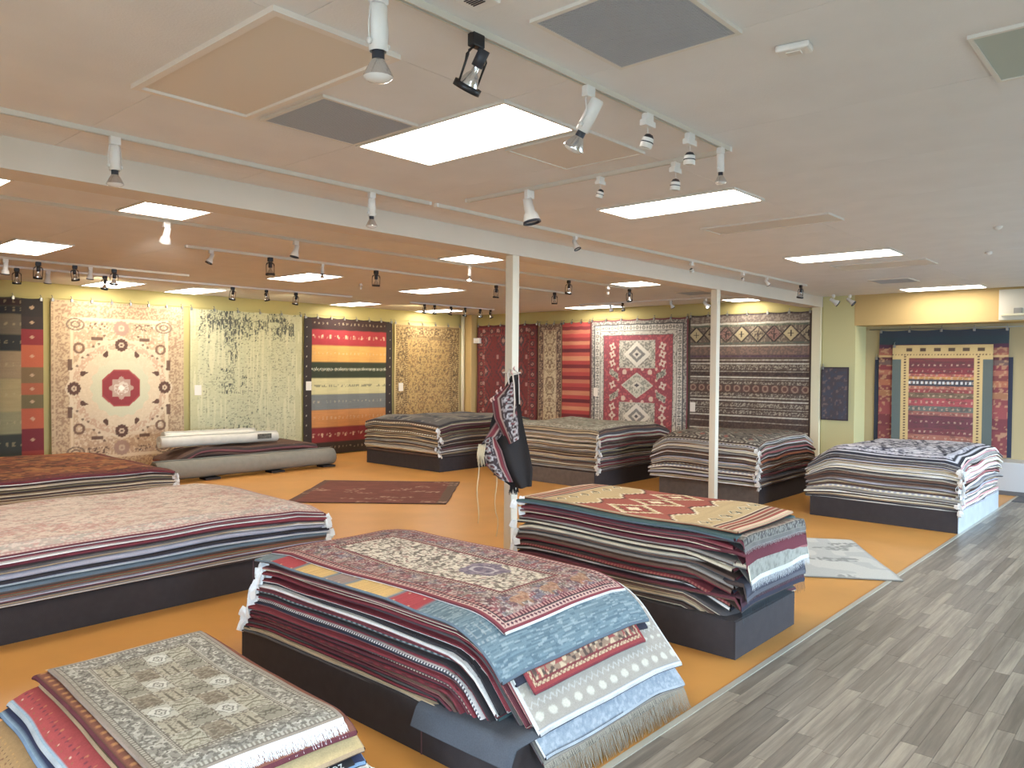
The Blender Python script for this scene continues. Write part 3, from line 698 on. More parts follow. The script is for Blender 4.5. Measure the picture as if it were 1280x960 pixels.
def T_dark_abstract(u, v, w, l):
    cv = Cv(u, v, (92, 90, 88)); cv.p(vn(u * 2.5, v * 2, 3) > .5, (126, 122, 114), .8); cv.p(vn(u * 4, v * 3, 5) > .62, (58, 64, 76), .9); cv.p(vn(u * 9, v * 14, 6) > .7, (150, 146, 134), .6)
    border(cv, w, l, [(.05, (52, 50, 50), '', 0)]); return cv.c
def T_palegreen(u, v, w, l):
    cv = Cv(u, v, (150, 150, 132)); inn = border(cv, w, l, [(.05, (108, 96, 84), '', 0), (.16, (158, 152, 134), 'fleck', [(120, 116, 100), (186, 180, 160)]), (.03, (110, 104, 90), '', 0)])
    arab(cv, inn, w, l, 9, [(120, 122, 106), (176, 172, 154), (132, 110, 96)]); return cv.c
def T_browndia(u, v, w, l):
    cv = Cv(u, v, (116, 106, 92)); a = np.abs(frac(u / .34) - .5); b = np.abs(frac(v / .4) - .5); d_ = a + b
    cv.p(np.abs(d_ - .42) < .04, (62, 50, 44)); cv.p(np.abs(d_ - .3) < .03, (168, 158, 136)); cv.p(d_ < .12, (150, 86, 70)); cv.p(vn(u * 30, v * 30, 2) > .62, (70, 60, 52), .7)
    border(cv, w, l, [(.06, (70, 58, 50), 'tick', [(170, 160, 140)])]); return cv.c
def T_navy(u, v, w, l):
    cv = Cv(u, v, (196, 194, 204)); inn = border(cv, w, l, [(.05, (36, 36, 46), '', 0), (.035, (206, 204, 212), '', 0), (.03, (40, 40, 52), '', 0), (.10, (186, 184, 196), 'fleck', [(60, 60, 76), (214, 212, 218)]), (.02, (44, 44, 58), '', 0)])
    x, y = (u - w / 2), (v - l / 2); r = np.abs(x) / (w * .42) + np.abs(frac(y / .75 + .5) - .5) * .75 / .36
    cv.p(inn & (np.abs(r - .9) < .1), (44, 44, 60)); cv.p(inn & (np.abs(r - .5) < .12), (58, 58, 74)); arab(cv, inn, w, l, 12, [(66, 66, 84), (90, 88, 104), (220, 218, 222)]); return cv.c
# wall rugs: u from the left as seen, v from the top down
def H_bands(blist, bordercol=None, bw_=.2, fig=(225, 205, 160)):
    def f(u, v, w, l):
        cv = Cv(u, v, blist[-1][1]); t_ = v / l; a0 = 0
        for i, (a, c_) in enumerate(blist):
            k = np.clip((t_ - a0) / .008, 0, 1) * np.clip((a - t_) / .008 + 1, 0, 1); cv.p(k, c_)
            y = (v - (a0 + a) / 2 * l); g = hsh(np.floor(u / .11), i, 3)
            cv.p((np.abs(y) < .03) & (np.abs(frac(u / .11) - .5) < .12 + .12 * g) & (vn(u * 50, v * 50, i) > .45), fig, .36)
            a0 = a
        cv.mul(.92 + .14 * vn(u * 5, v * 70, 2)); cv.mul(1 - .06 * (frac(u / .6) < .5))
        return cv
    return f
def H_rainbow(u, v, w, l):
    RG = [(.085, (60, 34, 28)), (.2, (172, 36, 44)), (.322, (226, 164, 66)), (.44, (50, 58, 34)), (.56, (212, 200, 140)), (.672, (118, 122, 118)), (.80, (206, 134, 58)), (.91, (136, 30, 34)), (1.0, (54, 42, 30))]
    cv = H_bands(RG)(u, v, w, l); t_ = v / l
    tr = (np.abs(frac(u / .05) - .5) * 2 - .5) * .05; cv.p((np.abs(v - .378 * l - tr) < .012) & (frac(u / .4) < .93), (206, 206, 180), .9)
    for y0 in (.14, .86): cv.p((np.abs(t_ - y0) < .016) & (frac(u / .22) < .22) & (vn(u * 40, v * 30, 4) > .4), (226, 190, 150), .8)
    cv.p((np.abs(t_ - .5) < .01) & (vn(u * 34, v * 26, 4) > .5), (120, 116, 90), .8)
    D = np.minimum(u, w - u); cv.p(D < .2, (50, 38, 34)); cv.p((D > .06) & (D < .09) & (frac(v / .22) < .12), (200, 190, 170))
    return cv.c
def H_gabbeh(u, v, w, l):
    G = [(.045, (50, 28, 26)), (.09, (34, 34, 38)), (.2, (104, 92, 72)), (.29, (40, 42, 40)), (.44, (150, 126, 90)), (.62, (164, 144, 94)), (.74, (140, 132, 92)), (.86, (50, 54, 46)), (1.0, (106, 104, 70))]
    cv = H_bands(G, fig=(190, 170, 120))(u, v, w, l); x = w - u; t_ = v / l
    a0 = 0
    for a, c_ in ((.1, (46, 40, 38)), (.17, (56, 44, 40)), (.26, (136, 34, 40)), (.38, (186, 88, 48)), (.47, (124, 98, 60)), (.53, (170, 88, 50)), (.61, (110, 96, 58)), (.72, (184, 84, 46)), (.84, (120, 30, 38)), (1., (150, 50, 40))):
        cv.p((x < .34) & (t_ >= a0) & (t_ < a), c_); yc = (a0 + a) / 2
        cv.p((x < .34) & (np.abs(x - .17) / .04 + np.abs(t_ - yc) / .012 < 1), (206, 170, 130), .7); a0 = a
    return cv.c
def H_medallion(u, v, w, l):
    BG = (196, 168, 128)
    cv = Cv(u, v, BG); cv.p(vn(u * 60, v * 60, 2) > .6, (186, 158, 120), .6)
    D = np.minimum(np.minimum(u, w - u), np.minimum(v, l - v))
    for a, b in ((0, .04), (.06, .3)): cv.p((D > a) & (D < b) & (vn(u * 48, v * 48, 5) > .52), (146, 112, 84), .75)
    cv.p((D > .3) & (D < .36), (212, 188, 150))
    inn = D > .36; cv.p(inn, (188, 156, 120)); cv.p(inn & (vn(u * 34, v * 34, 8) > .62), (218, 196, 160), .7); cv.p(inn & (vn(u * 40, v * 40, 9) > .7), (160, 124, 98), .6)
    cx, cy = w / 2, l * .5; x, y = u - cx, v - cy; r = np.hypot(x, y); an = np.arctan2(y, x)
    cv.p(r < .92 + .03 * np.cos(16 * an), (214, 194, 160), .8); cv.p((np.abs(r - .78) < .06) & (vn(u * 40, v * 40, 12) > .4), (190, 150, 120), .8)
    cv.p(r < .52 + .02 * np.cos(16 * an), (196, 192, 158)); 
    oc = np.maximum(np.maximum(np.abs(x), np.abs(y)), (np.abs(x) + np.abs(y)) * .7071); cv.p(oc < .34, (160, 60, 58)); cv.p(oc < .315, (142, 42, 48))
    cv.p(r < .19 + .025 * np.cos(8 * an), (178, 146, 128)); cv.p((r < .13) & (vn(u * 50, v * 50, 3) > .5), (206, 190, 170)); cv.p(r < .05, (232, 224, 210))
    BR = (92, 60, 46)
    def ring(px, py, R_, col=BR):
        q = np.hypot(u - px, v - py); qa = np.arctan2(v - py, u - px)
        cv.p(q < R_ * (1 + .06 * np.cos(12 * qa)), col); cv.p(q < R_ * .42, (196, 170, 140)); cv.p(q < R_ * .15, col)
    def tear(px, py, ang, s=.13):
        ca, sa = math.cos(ang), math.sin(ang); X = ((u - px) * ca + (v - py) * sa) / s; Y = (-(u - px) * sa + (v - py) * ca) / s
        cv.p((X > -.5) & (X < .6) & (np.abs(Y) < .38 * (1 - np.clip((X + .1) / .7, 0, 1)) * np.sqrt(np.clip(1 - ((X + .1) / .4) ** 2 * (X < -.1), 0, 1))), BR)
    for px, py in ((0, -.79), (0, .79), (.8, 0), (-.8, 0)): ring(cx + px, cy + py, .115)
    for px, py in ((0, -1.1), (0, 1.1)): ring(cx + px, cy + py, .14, (166, 132, 112))
    for sx in (-1, 1):
        for sy in (-1, 1):
            tear(cx + sx * .27, cy + sy * .62, math.atan2(sy * .8, sx * -.3)); tear(cx + sx * .64, cy + sy * .27, math.atan2(sy * -.3, sx * .8) if False else math.atan2(sy * .25, sx * -1))
            cv.p((np.abs(u - cx - sx * .42) < .1) & (np.abs(v - cy - sy * .9) < .03), BR, .9)
            cv.p((np.abs(u - cx - sx * .87) < .035) & (np.abs(v - cy - sy * .42) < .1), BR, .9)
            q = np.hypot(u - cx - sx * .72, v - cy - sy * .72); cv.p(np.abs(q - .08) < .02, (120, 88, 66)); cv.p(q < .03, (206, 180, 150))
            for k in range(7):
                px, py = cx + sx * (.3 + .09 * k), cy + sy * (.95 - .1 * k - .05 * (k % 2)); cv.p(np.hypot(u - px, v - py) < .022, BR, .8)
            ex = np.hypot((u - cx - sx * .78) / .14, (v - cy - sy * 1.14) / .1); cv.p(np.abs(ex - 1) < .12, (126, 104, 84)); cv.p(np.abs(ex - .5) < .14, (126, 104, 84))
    cv.p(inn & (np.abs(np.abs(v - cy) - 1.12) < .06) & (np.abs(np.abs(x) - .4) < .18) & (vn(u * 45, v * 45, 7) > .62), (110, 84, 66))
    return cv.c
def H_distressed(u, v, w, l):
    cv = Cv(u, v, (196, 192, 148)); cv.p(vn(u * 2, v * 60, 2) > .55, (188, 184, 142), .5); cv.p(vn(u * 40, v * 3, 3) > .62, (204, 198, 154), .5); cv.p(vn(u * 24, v * 50, 5) > .74, (170, 168, 128), .5)
    dens = np.clip(1.15 * np.exp(-((v - .28) / .25) ** 2) * (vn(u * 3.2, v * 4, 6) > .3) + .75 * np.exp(-((u - .95) / .28) ** 2) * (v < 1.7) * (vn(u * 5, v * 3, 7) > .45) + .75 * np.exp(-((v - 2.7) / .35) ** 2) * np.exp(-((u - 1.1) / .5) ** 2) * 1.1 + .0, 0, 1)
    lg = vn(u * 4, v * 5, 8)
    bl = vn(np.floor(u / .018) * .9, np.floor(v / .034) * .8, 9)
    k = (bl > .97 - .55 * dens * (.4 + lg)) & (frac(u / .09 + hsh(np.floor(v / .034), 0) * .3) > .16); cv.p(k, (52, 56, 58), .88)
    bl2 = vn(np.floor(u / .03), np.floor(v / .012), 10); cv.p(bl2 > .93 - .22 * dens, (96, 96, 84), .7)
    cv.p((np.minimum(u, w - u) < .16), (190, 184, 136), .75); cv.p(vn(u * 30, v * 2, 13) > .74, (214, 206, 160), .7); return cv.c
def H_gold(u, v, w, l):
    cv = Cv(u, v, (186, 152, 86))
    inn = border(cv, w, l, [(.05, (196, 172, 112), '', 0), (.05, (120, 92, 54), 'tick', [(176, 146, 90)]), (.26, (142, 112, 64), 'fleck', [(84, 66, 44), (196, 166, 104)]), (.05, (182, 152, 92), 'tick', [(110, 84, 50)])])
    a = frac(u / .17 + .5 * (np.mod(np.floor(v / .15), 2))) - .5; b = frac(v / .15) - .5; r = np.hypot(a * 1.1, b)
    cv.p(inn & (r < .22), (104, 82, 50), .7); cv.p(inn & (r < .1), (196, 164, 96)); cv.p(inn & (vn(u * 34, v * 34, 4) > .64), (140, 104, 60), .8); cv.p(inn & (vn(u * 40, v * 40, 6) > .72), (96, 78, 54), .7)
    return cv.c
def H_redtribal(u, v, w, l):
    cv = Cv(u, v, (120, 44, 44)); inn = border(cv, w, l, [(.06, (96, 34, 36), '', 0), (.2, (132, 46, 46), 'ros', [(82, 52, 52), (176, 130, 110), (88, 40, 42)]), (.04, (88, 34, 38), 'tick', [(150, 90, 76)])])
    a = (frac(u / .62) - .5) * .62; b = (frac(v / .8) - .5) * .8; d_ = np.abs(np.floor(a / .025)) * .025 / .24 + np.abs(np.floor(b / .03)) * .03 / .36
    cv.p(inn & (d_ < 1), (92, 48, 52)); cv.p(inn & (d_ < .82), (136, 52, 52)); cv.p(inn & (d_ < .5), (80, 62, 66)); cv.p(inn & (d_ < .25), (170, 120, 104))
    cv.p((vn(u * 26, v * 26, 6) > .72), (90, 50, 54), .8); cv.p((np.abs(frac(u / .5) - .5) < .07) & (np.abs(frac(v / .7 + .3) - .5) < .07), (176, 130, 122), .8); return cv.c
def H_runner(u, v, w, l):
    cv = Cv(u, v, (194, 176, 138)); inn = border(cv, w, l, [(.03, (150, 120, 92), '', 0), (.12, (120, 92, 74), 'fleck', [(186, 160, 126), (72, 54, 48)]), (.02, (170, 140, 110), '', 0)])
    a = np.abs(u - w / 2); r = np.hypot(a / .12, (frac(v / .42) - .5) * .42 / .15); cv.p(inn & (np.abs(r - .95) < .12), (140, 112, 84), .8); cv.p(inn & (r < .4), (126, 92, 74), .8)
    arab(cv, inn, w, l, 16, [(150, 124, 96), (120, 96, 76), (210, 192, 154)]); return cv.c
def H_redstripe(u, v, w, l):
    cols = [(178, 60, 54), (128, 34, 42), (196, 112, 78), (186, 60, 54), (150, 44, 46), (200, 124, 86), (180, 56, 52), (104, 30, 40), (188, 78, 60), (206, 134, 92), (176, 54, 50), (120, 34, 42), (192, 96, 68)]
    i = np.floor(v / .092); cv = Cv(u, v, cols[0])
    for k, c_ in enumerate(cols): cv.p(np.mod(i, len(cols)) == k, c_)
    cv.mul(.9 + .2 * vn(u * 3, v * 60, 3)); return cv.c
def H_bokhara(u, v, w, l):                        # ivory border, red field with medallions
    IV, DK, RD = (202, 194, 176), (84, 82, 84), (150, 68, 78)
    cv = Cv(u, v, IV)
    inn = border(cv, w, l, [(.03, (120, 60, 64), '', 0), (.08, (172, 166, 152), 'fleck', [DK, (120, 114, 106)]), (.02, DK, '', 0), (.13, (206, 200, 184), 'ros', [(110, 106, 102), (196, 188, 170), DK]), (.02, DK, '', 0), (.08, (196, 190, 174), 'fleck', [(120, 116, 110), (210, 204, 190)]), (.015, (96, 90, 90), '', 0)])
    cv.p(inn, RD); cv.p(inn & (vn(u * 30, v * 30, 3) > .68), (206, 96, 98), .6)
    cx = w / 2; x, y = u - cx, v
    def rect(yc, hx, hy):
        m_ = inn & (np.abs(x) < hx) & (np.abs(y - yc) < hy); cv.p(m_, (190, 184, 166)); cv.p(m_ & (vn(np.abs(x) * 42, np.abs(y - yc) * 42, 5) > .5), (112, 110, 104), .8)
        e = np.abs(x) / (hx * .75) + np.abs(y - yc) / (hy * .95); cv.p(m_ & (e < 1), (216, 210, 194)); cv.p(m_ & (e < .62), (128, 126, 120)); cv.p(m_ & (e < .34), (206, 198, 182)); cv.p(m_ & (e < .14), DK)
    rect(.80, .47, .31); rect(2.2, .47, .31)
    e = np.abs(x) / .42 + np.abs(y - 1.5) / .29; cv.p(inn & (e < 1), (196, 192, 172)); cv.p(inn & (e < .9) & (vn(np.abs(x) * 42, (y - 1.5) * 42, 9) > .52), (128, 128, 118), .8); cv.p(inn & (e < .35), (206, 200, 184)); cv.p(inn & (e < .16), DK)
    for sx in (-1, 1):
        for yy in (.62, .8, 1.0, 1.22, 1.5, 1.78, 2.0, 2.2, 2.4):
            k = hsh(yy * 10, 1) > .5; q = np.hypot(x - sx * .66, y - yy); qa = np.arctan2(y - yy, np.abs(x) - .66)
            cv.p(inn & (q < .075 * (1 + .3 * np.cos(4 * qa + (1.5 if k else 0)))), (212, 190, 172)); cv.p(inn & (q < .028), (150, 60, 66))
        for px, py in ((.33, 1.2), (.36, 1.8), (.14, 1.14), (.14, 1.86), (.5, 1.38), (.5, 1.62), (.5, 1.13)):
            cv.p(inn & (np.hypot(x - sx * px, y - py) < (.06 if px in (.33, .36) else .035)), (210, 180, 160))
        m_ = inn & (np.abs(np.abs(x) - .62 - (y - 1.25) * .0) < .12) & (np.abs(np.abs(y - 1.5) - .24 - (np.abs(x) - .6) * .5) < .07); cv.p(m_, (170, 166, 148)); cv.p(m_ & (vn(u * 40, v * 40, 4) > .55), (110, 108, 100))
    return cv.c
def H_brown(u, v, w, l):
    cv = Cv(u, v, (100, 80, 68)); W_ = (186, 178, 160)
    def sp(a, b, base, fl, t_=.55, s=40):
        m_ = (v >= a) & (v < b); cv.p(m_, base); cv.p(m_ & (vn(u * s, v * s, 3) > t_), fl, .8)
    sp(0, .03, (70, 56, 52), (90, 76, 70)); sp(.03, .16, (110, 94, 84), (146, 132, 114)); sp(.18, .22, W_, (160, 150, 130), .7); sp(.22, .26, (86, 92, 76), (120, 118, 96))
    sp(.26, .58, (104, 88, 74), (150, 136, 112), .66); 
    m_ = (v > .26) & (v < .58); a = frac(u / .34) - .5; d_ = np.abs(a) + np.abs(v - .42) / .34
    cv.p(m_ & (np.abs(d_ - .5) < .05), (52, 40, 36)); k = np.mod(np.floor(u / .34), 3); cv.p(m_ & (d_ < .43) & (k == 0), (176, 158, 116)); cv.p(m_ & (d_ < .43) & (k == 1), (150, 134, 104)); cv.p(m_ & (d_ < .43) & (k == 2), (134, 96, 84))
    cv.p(m_ & (d_ < .4) & (np.minimum(np.abs(a) * .34, np.abs(v - .42)) < .012) & (np.maximum(np.abs(a) * .34, np.abs(v - .42)) < .06), (50, 38, 34)); cv.p(m_ & (d_ < .4) & (k > 0) & (vn(u * 50, v * 50, 2) > .55), (60, 46, 42), .8)
    sp(.58, .63, (84, 90, 76), (110, 100, 84)); sp(.635, .67, W_, (150, 140, 120), .7); sp(.67, .83, (108, 88, 76), (136, 104, 90)); sp(.85, .89, (80, 58, 72), (100, 74, 84))
    rr = [(.94, .96, 1), (1.0, 1.03, 2), (1.05, 1.14, 3), (1.17, 1.19, 1), (1.2, 1.26, 4), (1.28, 1.31, 2), (1.34, 1.36, 1), (1.38, 1.44, 3), (1.62, 1.68, 3), (1.7, 1.72, 1), (1.76, 1.79, 2), (1.82, 1.9, 3), (1.93, 1.95, 1), (1.98, 2.04, 3), (2.08, 2.1, 2)] + [(2.2 + .16 * q, 2.22 + .16 * q, 1 + q % 3) for q in range(6)]
    sp(.9, 3.2, (74, 56, 48), (92, 72, 60))
    for a, b, k in rr:
        if k == 1: sp(a, b, (150, 140, 120), W_)
        if k == 2: sp(a, b, W_, (206, 200, 184))
        if k == 3: sp(a, b, (92, 76, 66), (170, 158, 136), .58, 60)
        if k == 4: sp(a, b, (60, 44, 40), (84, 64, 56))
    m_ = (v > 1.45) & (v < 1.6); cv.p(m_, (100, 66, 58)); a = (frac(u / .2) - .5) * .2; q = np.hypot(a / .07, (v - 1.525) / .07); cv.p(m_ & (q < 1), (150, 120, 98)); cv.p(m_ & (q < .6), (104, 66, 58)); cv.p(m_ & (np.abs(a) > .08), (74, 60, 50), .6)
    cv.p((np.minimum(u, w - u) < .03), (70, 54, 48)); return cv.c
def H_darksmall(u, v, w, l):
    cv = Cv(u, v, (74, 66, 74)); cv.p(vn(u * 20, v * 20, 3) > .6, (66, 70, 86), .8); cv.p(vn(u * 30, v * 24, 5) > .74, (120, 100, 96), .7)
    cv.p((np.minimum(u, w - u) < .035) | (np.minimum(v, l - v) < .03), (62, 50, 52)); return cv.c
def H_recess(u, v, w, l):
    cv = Cv(u, v, (140, 72, 68)); cols = [(.05, (54, 62, 74)), (.12, (50, 66, 74)), (.15, (92, 48, 70)), (.19, (150, 84, 70)), (.205, (168, 92, 70)), (.225, (206, 168, 110)), (.25, (96, 44, 50)), (.29, (112, 84, 78)), (.33, (134, 52, 60)), (.37, (166, 96, 74)), (.41, (130, 60, 58)), (.46, (172, 100, 66)), (.5, (132, 56, 60)), (.55, (160, 104, 66)), (.6, (136, 60, 62)), (.7, (150, 66, 66)), (.8, (120, 50, 56)), (1.01, (130, 56, 58))]
    a0 = 0
    for i, (a, c_) in enumerate(cols):
        m_ = (v / l >= a0) & (v / l < a); cv.p(m_, c_); cv.p(m_ & (v / l > .14) & (vn(u * 26, v * 26, i) > .7), (206, 160, 110), .5); a0 = a
    return cv.c
def H_inner(u, v, w, l):                          # framed rug: gold frame, grey-green edges, many red bands
    cv = Cv(u, v, (120, 62, 66)); GD, GN = (208, 176, 112), (92, 102, 98)
    x = np.minimum(u, w - u); t0 = .26
    bd = [(.30, (124, 56, 60)), (.42, (112, 52, 60)), (.52, (134, 50, 58)), (.57, (186, 96, 78)), (.62, (196, 140, 66)), (.74, (62, 62, 74)), (.80, (176, 104, 82)), (.86, (150, 64, 66)), (.96, (122, 102, 76)), (1.10, (172, 74, 78)), (1.2, (104, 108, 100)), (1.27, (160, 96, 84)), (1.5, (112, 56, 66)), (1.62, (124, 60, 66)), (1.72, (170, 104, 84)), (1.82, (92, 94, 86)), (1.96, (178, 84, 72)), (2.1, (150, 66, 62)), (2.3, (110, 60, 62)), (3, (140, 70, 64))]
    a0 = .0
    for i, (a, c_) in enumerate(bd):
        m_ = (v >= a0) & (v < a); cv.p(m_, c_); cv.p(m_ & (np.abs(v - (a0 + a) / 2) < .02) & (frac(u / .09 + i * .3) < .4) & (vn(u * 50, v * 50, i) > .4), (216, 180, 150), .6); cv.p(m_ & (vn(u * 12, v * 60, i + 9) > .68), (86, 60, 56), .5); a0 = a
    cv.p((v > .62) & (v < .73) & (frac(u / .07) < .5) & (np.abs(v - .68) < .02), (206, 206, 206))
    cv.p((x < .28) & (v > .1), GD); cv.p((x < .15) & (v > t0), GN)
    cv.p(v < t0 - .02, GD); cv.p((v > .05) & (v < .12) & (frac(u / .23) < .45) & (x > .1), (92, 70, 52)); cv.p((v > .165) & (v < .185) & (frac(u / .05) < .4), (110, 80, 56)); cv.p((v > .235) & (v < t0) & (x < .15), GD)
    cv.p((x > .2) & (x < .23) & (v > .2) & (frac(v / .05) < .5), (96, 66, 50)); return cv.c

# ------------------------------------------------------------------ rug solids
def path(a, d, prof):
    c, R_, ang, nest = prof
    a = np.maximum(a, 0); Rd = max(R_ + nest * d, 1e-4); arc = Rd * ang
    ph = np.clip((a - c) / Rd, 0, ang); L_ = np.maximum(a - c - arc, 0)
    out = np.minimum(a, c) + Rd * np.sin(ph) + L_ * math.cos(ang)
    dz = Rd * (np.cos(ph) - 1) - L_ * math.sin(ang)
    return out, dz

class Curve:
    """where a point of a rug (s across, t along, h above its underside) lies in its pile"""
    def __init__(k, pr, d, sink=1.0, wob=None, rot=0.0, shift=(0, 0), zp=0.0):
        k.pr, k.d, k.sink, k.wob, k.rot, k.shift, k.zp = pr, d, sink, wob, rot, shift, zp
    def __call__(k, s, t, h):
        d = k.d
        # the height above the platform goes with the local normal only through nested arcs
        ox1, z1 = path(s, d, k.pr['r']); ox2, z2 = path(-s, d, k.pr['l'])
        oy1, z3 = path(t, d, k.pr['b']); oy2, z4 = path(-t, d, k.pr['f'])
        x = np.where(s >= 0, ox1, -ox2); y = np.where(t >= 0, oy1, -oy2)
        z = np.where(s >= 0, z1, z2) + np.where(t >= 0, z3, z4)
        ca, sa = math.cos(k.rot), math.sin(k.rot)
        X = x * ca - y * sa + k.shift[0]; Y = x * sa + y * ca + k.shift[1]
        zz = k.zp + d + h + z * k.sink
        if k.wob is not None: zz = zz + k.wob(X, Y) * min(1.0, d / .25)
        return X, Y, np.maximum(zz, .004 + h)

def mesh_np(name, V, F, cols, parent, loc=None, mats=None, smooth=True):
    V = np.asarray(V, dtype=np.float32); F = np.asarray(F, dtype=np.int32)
    me = bpy.data.meshes.new(name); me.vertices.add(len(V)); me.vertices.foreach_set('co', V.ravel())
    me.loops.add(F.size); me.loops.foreach_set('vertex_index', F.ravel())
    me.polygons.add(len(F)); me.polygons.foreach_set('loop_start', np.arange(0, F.size, 4, dtype=np.int32)); me.polygons.foreach_set('loop_total', np.full(len(F), 4, dtype=np.int32))
    if smooth: me.polygons.foreach_set('use_smooth', np.ones(len(F), dtype=bool))
    me.update(calc_edges=True)
    at = me.color_attributes.new('weave', 'FLOAT_COLOR', 'POINT')
    c4 = np.ones((len(V), 4), dtype=np.float32); cols = np.asarray(cols); lu = cols @ np.array([.3, .5, .2]); c4[:, :3] = cols * .84 + lu[:, None] * .12 + .022; at.data.foreach_set('color', c4.ravel())
    o = addo(name, me, mats or RUG, parent)
    if loc is not None: o.location = loc
    return o

def gridF(nu, nv, off=0, flip=False):
    i = np.arange(nu - 1)[:, None]; j = np.arange(nv - 1)[None, :]; a = i * nv + j
    q = np.stack([a, a + nv, a + nv + 1, a + 1], -1).reshape(-1, 4) + off
    return q[:, ::-1] if flip else q

def rug_solid(name, cur, ext, th, pat, e1, e2, res=None, parent=None, jag=.006, seed=0, tick=None, edge_step=.035, endcol=None):
    """ext = (left, right, front, back) arc reach from the centre"""
    l_, r_, f_, b_ = ext; w, l = l_ + r_, f_ + b_
    rs = np.random.RandomState(seed)
    def edgewob(q, k): return jag * (vn(q * 3.1 + 7, np.zeros_like(q) + k * 3.7, seed) - .5) * 2
    nu, nv = (11, 19) if res is None else (max(4, int(w / res)), max(4, int(l / res)))
    S = np.linspace(0, 1, nu); T = np.linspace(0, 1, nv)
    if res is None: S = .5 - .5 * np.cos(S * math.pi) * (1); T = .5 - .5 * np.cos(T * math.pi)
    s, t = np.meshgrid(S, T, indexing='ij'); s, t = s.ravel(), t.ravel()
    def place(s, t, h, out=0.0):
        s0 = -l_ - edgewob(t * l, 0); s1 = r_ + edgewob(t * l, 1); t0 = -f_ - edgewob(s * w, 2); t1 = b_ + edgewob(s * w, 3)
        return s0 + (s1 - s0) * s, t0 + (t1 - t0) * t
    a, b = place(s, t, 0); X, Y, Z = cur(a, b, np.full_like(a, th))
    V = [np.stack([X, Y, Z], -1)]; F = [gridF(nu, nv)]; colr = [pat(s * w, t * l, w, l)]; off = nu * nv
    # underside
    ku, kv = 7, 13; S2, T2 = np.meshgrid(np.linspace(0, 1, ku), np.linspace(0, 1, kv), indexing='ij'); S2, T2 = S2.ravel(), T2.ravel()
    a, b = place(S2, T2, 0); X, Y, Z = cur(a, b, np.zeros_like(a)); V.append(np.stack([X, Y, Z], -1)); F.append(gridF(ku, kv, off, True)); colr.append(np.tile(lin(e2) * .8, (ku * kv, 1))); off += ku * kv
    # the four edges, rounded, upper half dyed e1 and lower half e2
    rings = ((1.0, 0, 0), (.86, .3, 0), (.55, .48, 0), (.5, .46, 1), (.45, .48, 1), (.14, .3, 1), (0, 0, 1))
    for side, (L_, ax) in enumerate(((l, 't'), (l, 't'), (w, 's'), (w, 's'))):
        n = max(6, int(L_ / edge_step)) if res is not None or tick is not None else max(8, int(L_ / .1))
        q = np.linspace(0, 1, n)
        if side < 2: ss, tt = np.full(n, float(side)), q
        else: ss, tt = q, np.full(n, float(side - 2))
        a, b = place(ss, tt, 0)
        for k, (hz, ou, lower) in enumerate(rings):
            o_ = ou * th
            aa = a + (-o_ if side == 0 else o_ if side == 1 else 0); bb = b + (-o_ if side == 2 else o_ if side == 3 else 0)
            X, Y, Z = cur(aa, bb, np.full(n, th * hz)); V.append(np.stack([X, Y, Z], -1))
            ec = (endcol if (endcol is not None and side >= 2) else e1)
            base = np.tile(lin(e2 if lower else ec), (n, 1))
            base *= (.86 + .28 * vn(q * L_ * 14, np.full(n, side + k // 3 * 5.0), seed))[:, None]
            if tick is not None and not lower and side < 2:
                tk = frac(q * L_ / tick[1]) < .5; base[tk] = lin(tick[0])
            colr.append(base)
        i0 = off; nr = len(rings); idx = np.arange((nr - 1) * (n - 1)); r0, c0 = idx // (n - 1), idx % (n - 1); A = i0 + r0 * n + c0
        fq = np.stack([A, A + n, A + n + 1, A + 1], -1)
        if side in (1, 2): fq = fq[:, ::-1]
        F.append(fq); off += nr * n
    V = np.concatenate(V); F = np.concatenate(F); Cc = np.concatenate(colr)
    org = V.mean(0); org[2] = V[:, 2].min()
    o = mesh_np(name, V - org, F, Cc, parent, loc=tuple(org))
    return o, place, org

def fringe(parent, cur, place, org, th, side, length, colr, n, drop=.6, seed=0, rad=.0016, name='fringe'):
    """strands leaving one end of a rug; side 0 front, 1 back"""
    rs = np.random.RandomState(seed); V, F = [], []
    tt = float(side)
    q = (np.arange(n) + .5) / n; a, b = place(q, np.full(n, tt), 0); L_ = length * (.75 + .5 * rs.rand(n)); k0 = 0
    steps = 3
    for m_ in range(steps + 1):
        f = m_ / steps; bb = b + (L_ * f) * (1 if side else -1); aa = a + rs.randn(n) * .004 * f
        X, Y, Z = cur(aa, bb, np.full(n, th * .5 - drop * 0)); Z = Z - drop * L_ * f * f
        P = np.stack([X, Y, np.maximum(Z, .003)], -1) - org
        r = rad * (1 - .3 * f)
        for dx, dz in ((-r, 0), (r, 0), (0, r * 1.3)): V.append(P + np.array([dx, 0, dz]))
    V = np.array(V).reshape(steps + 1, 3, n, 3)
    def ix(m_, c_, i): return (m_ * 3 + c_) * n + i
    i = np.arange(n)
    for m_ in range(steps):
        for c_ in range(3):
            c2 = (c_ + 1) % 3; F.append(np.stack([ix(m_, c_, i), ix(m_, c2, i), ix(m_ + 1, c2, i), ix(m_ + 1, c_, i)], -1))
    V = V.reshape(-1, 3); F = np.concatenate(F)
    c_ = np.tile(lin(colr), (len(V), 1)) * (.9 + .15 * rs.rand(len(V), 1))
    o = mesh_np(name, V, F, c_, parent); o['kind'] = 'stuff'
    return o

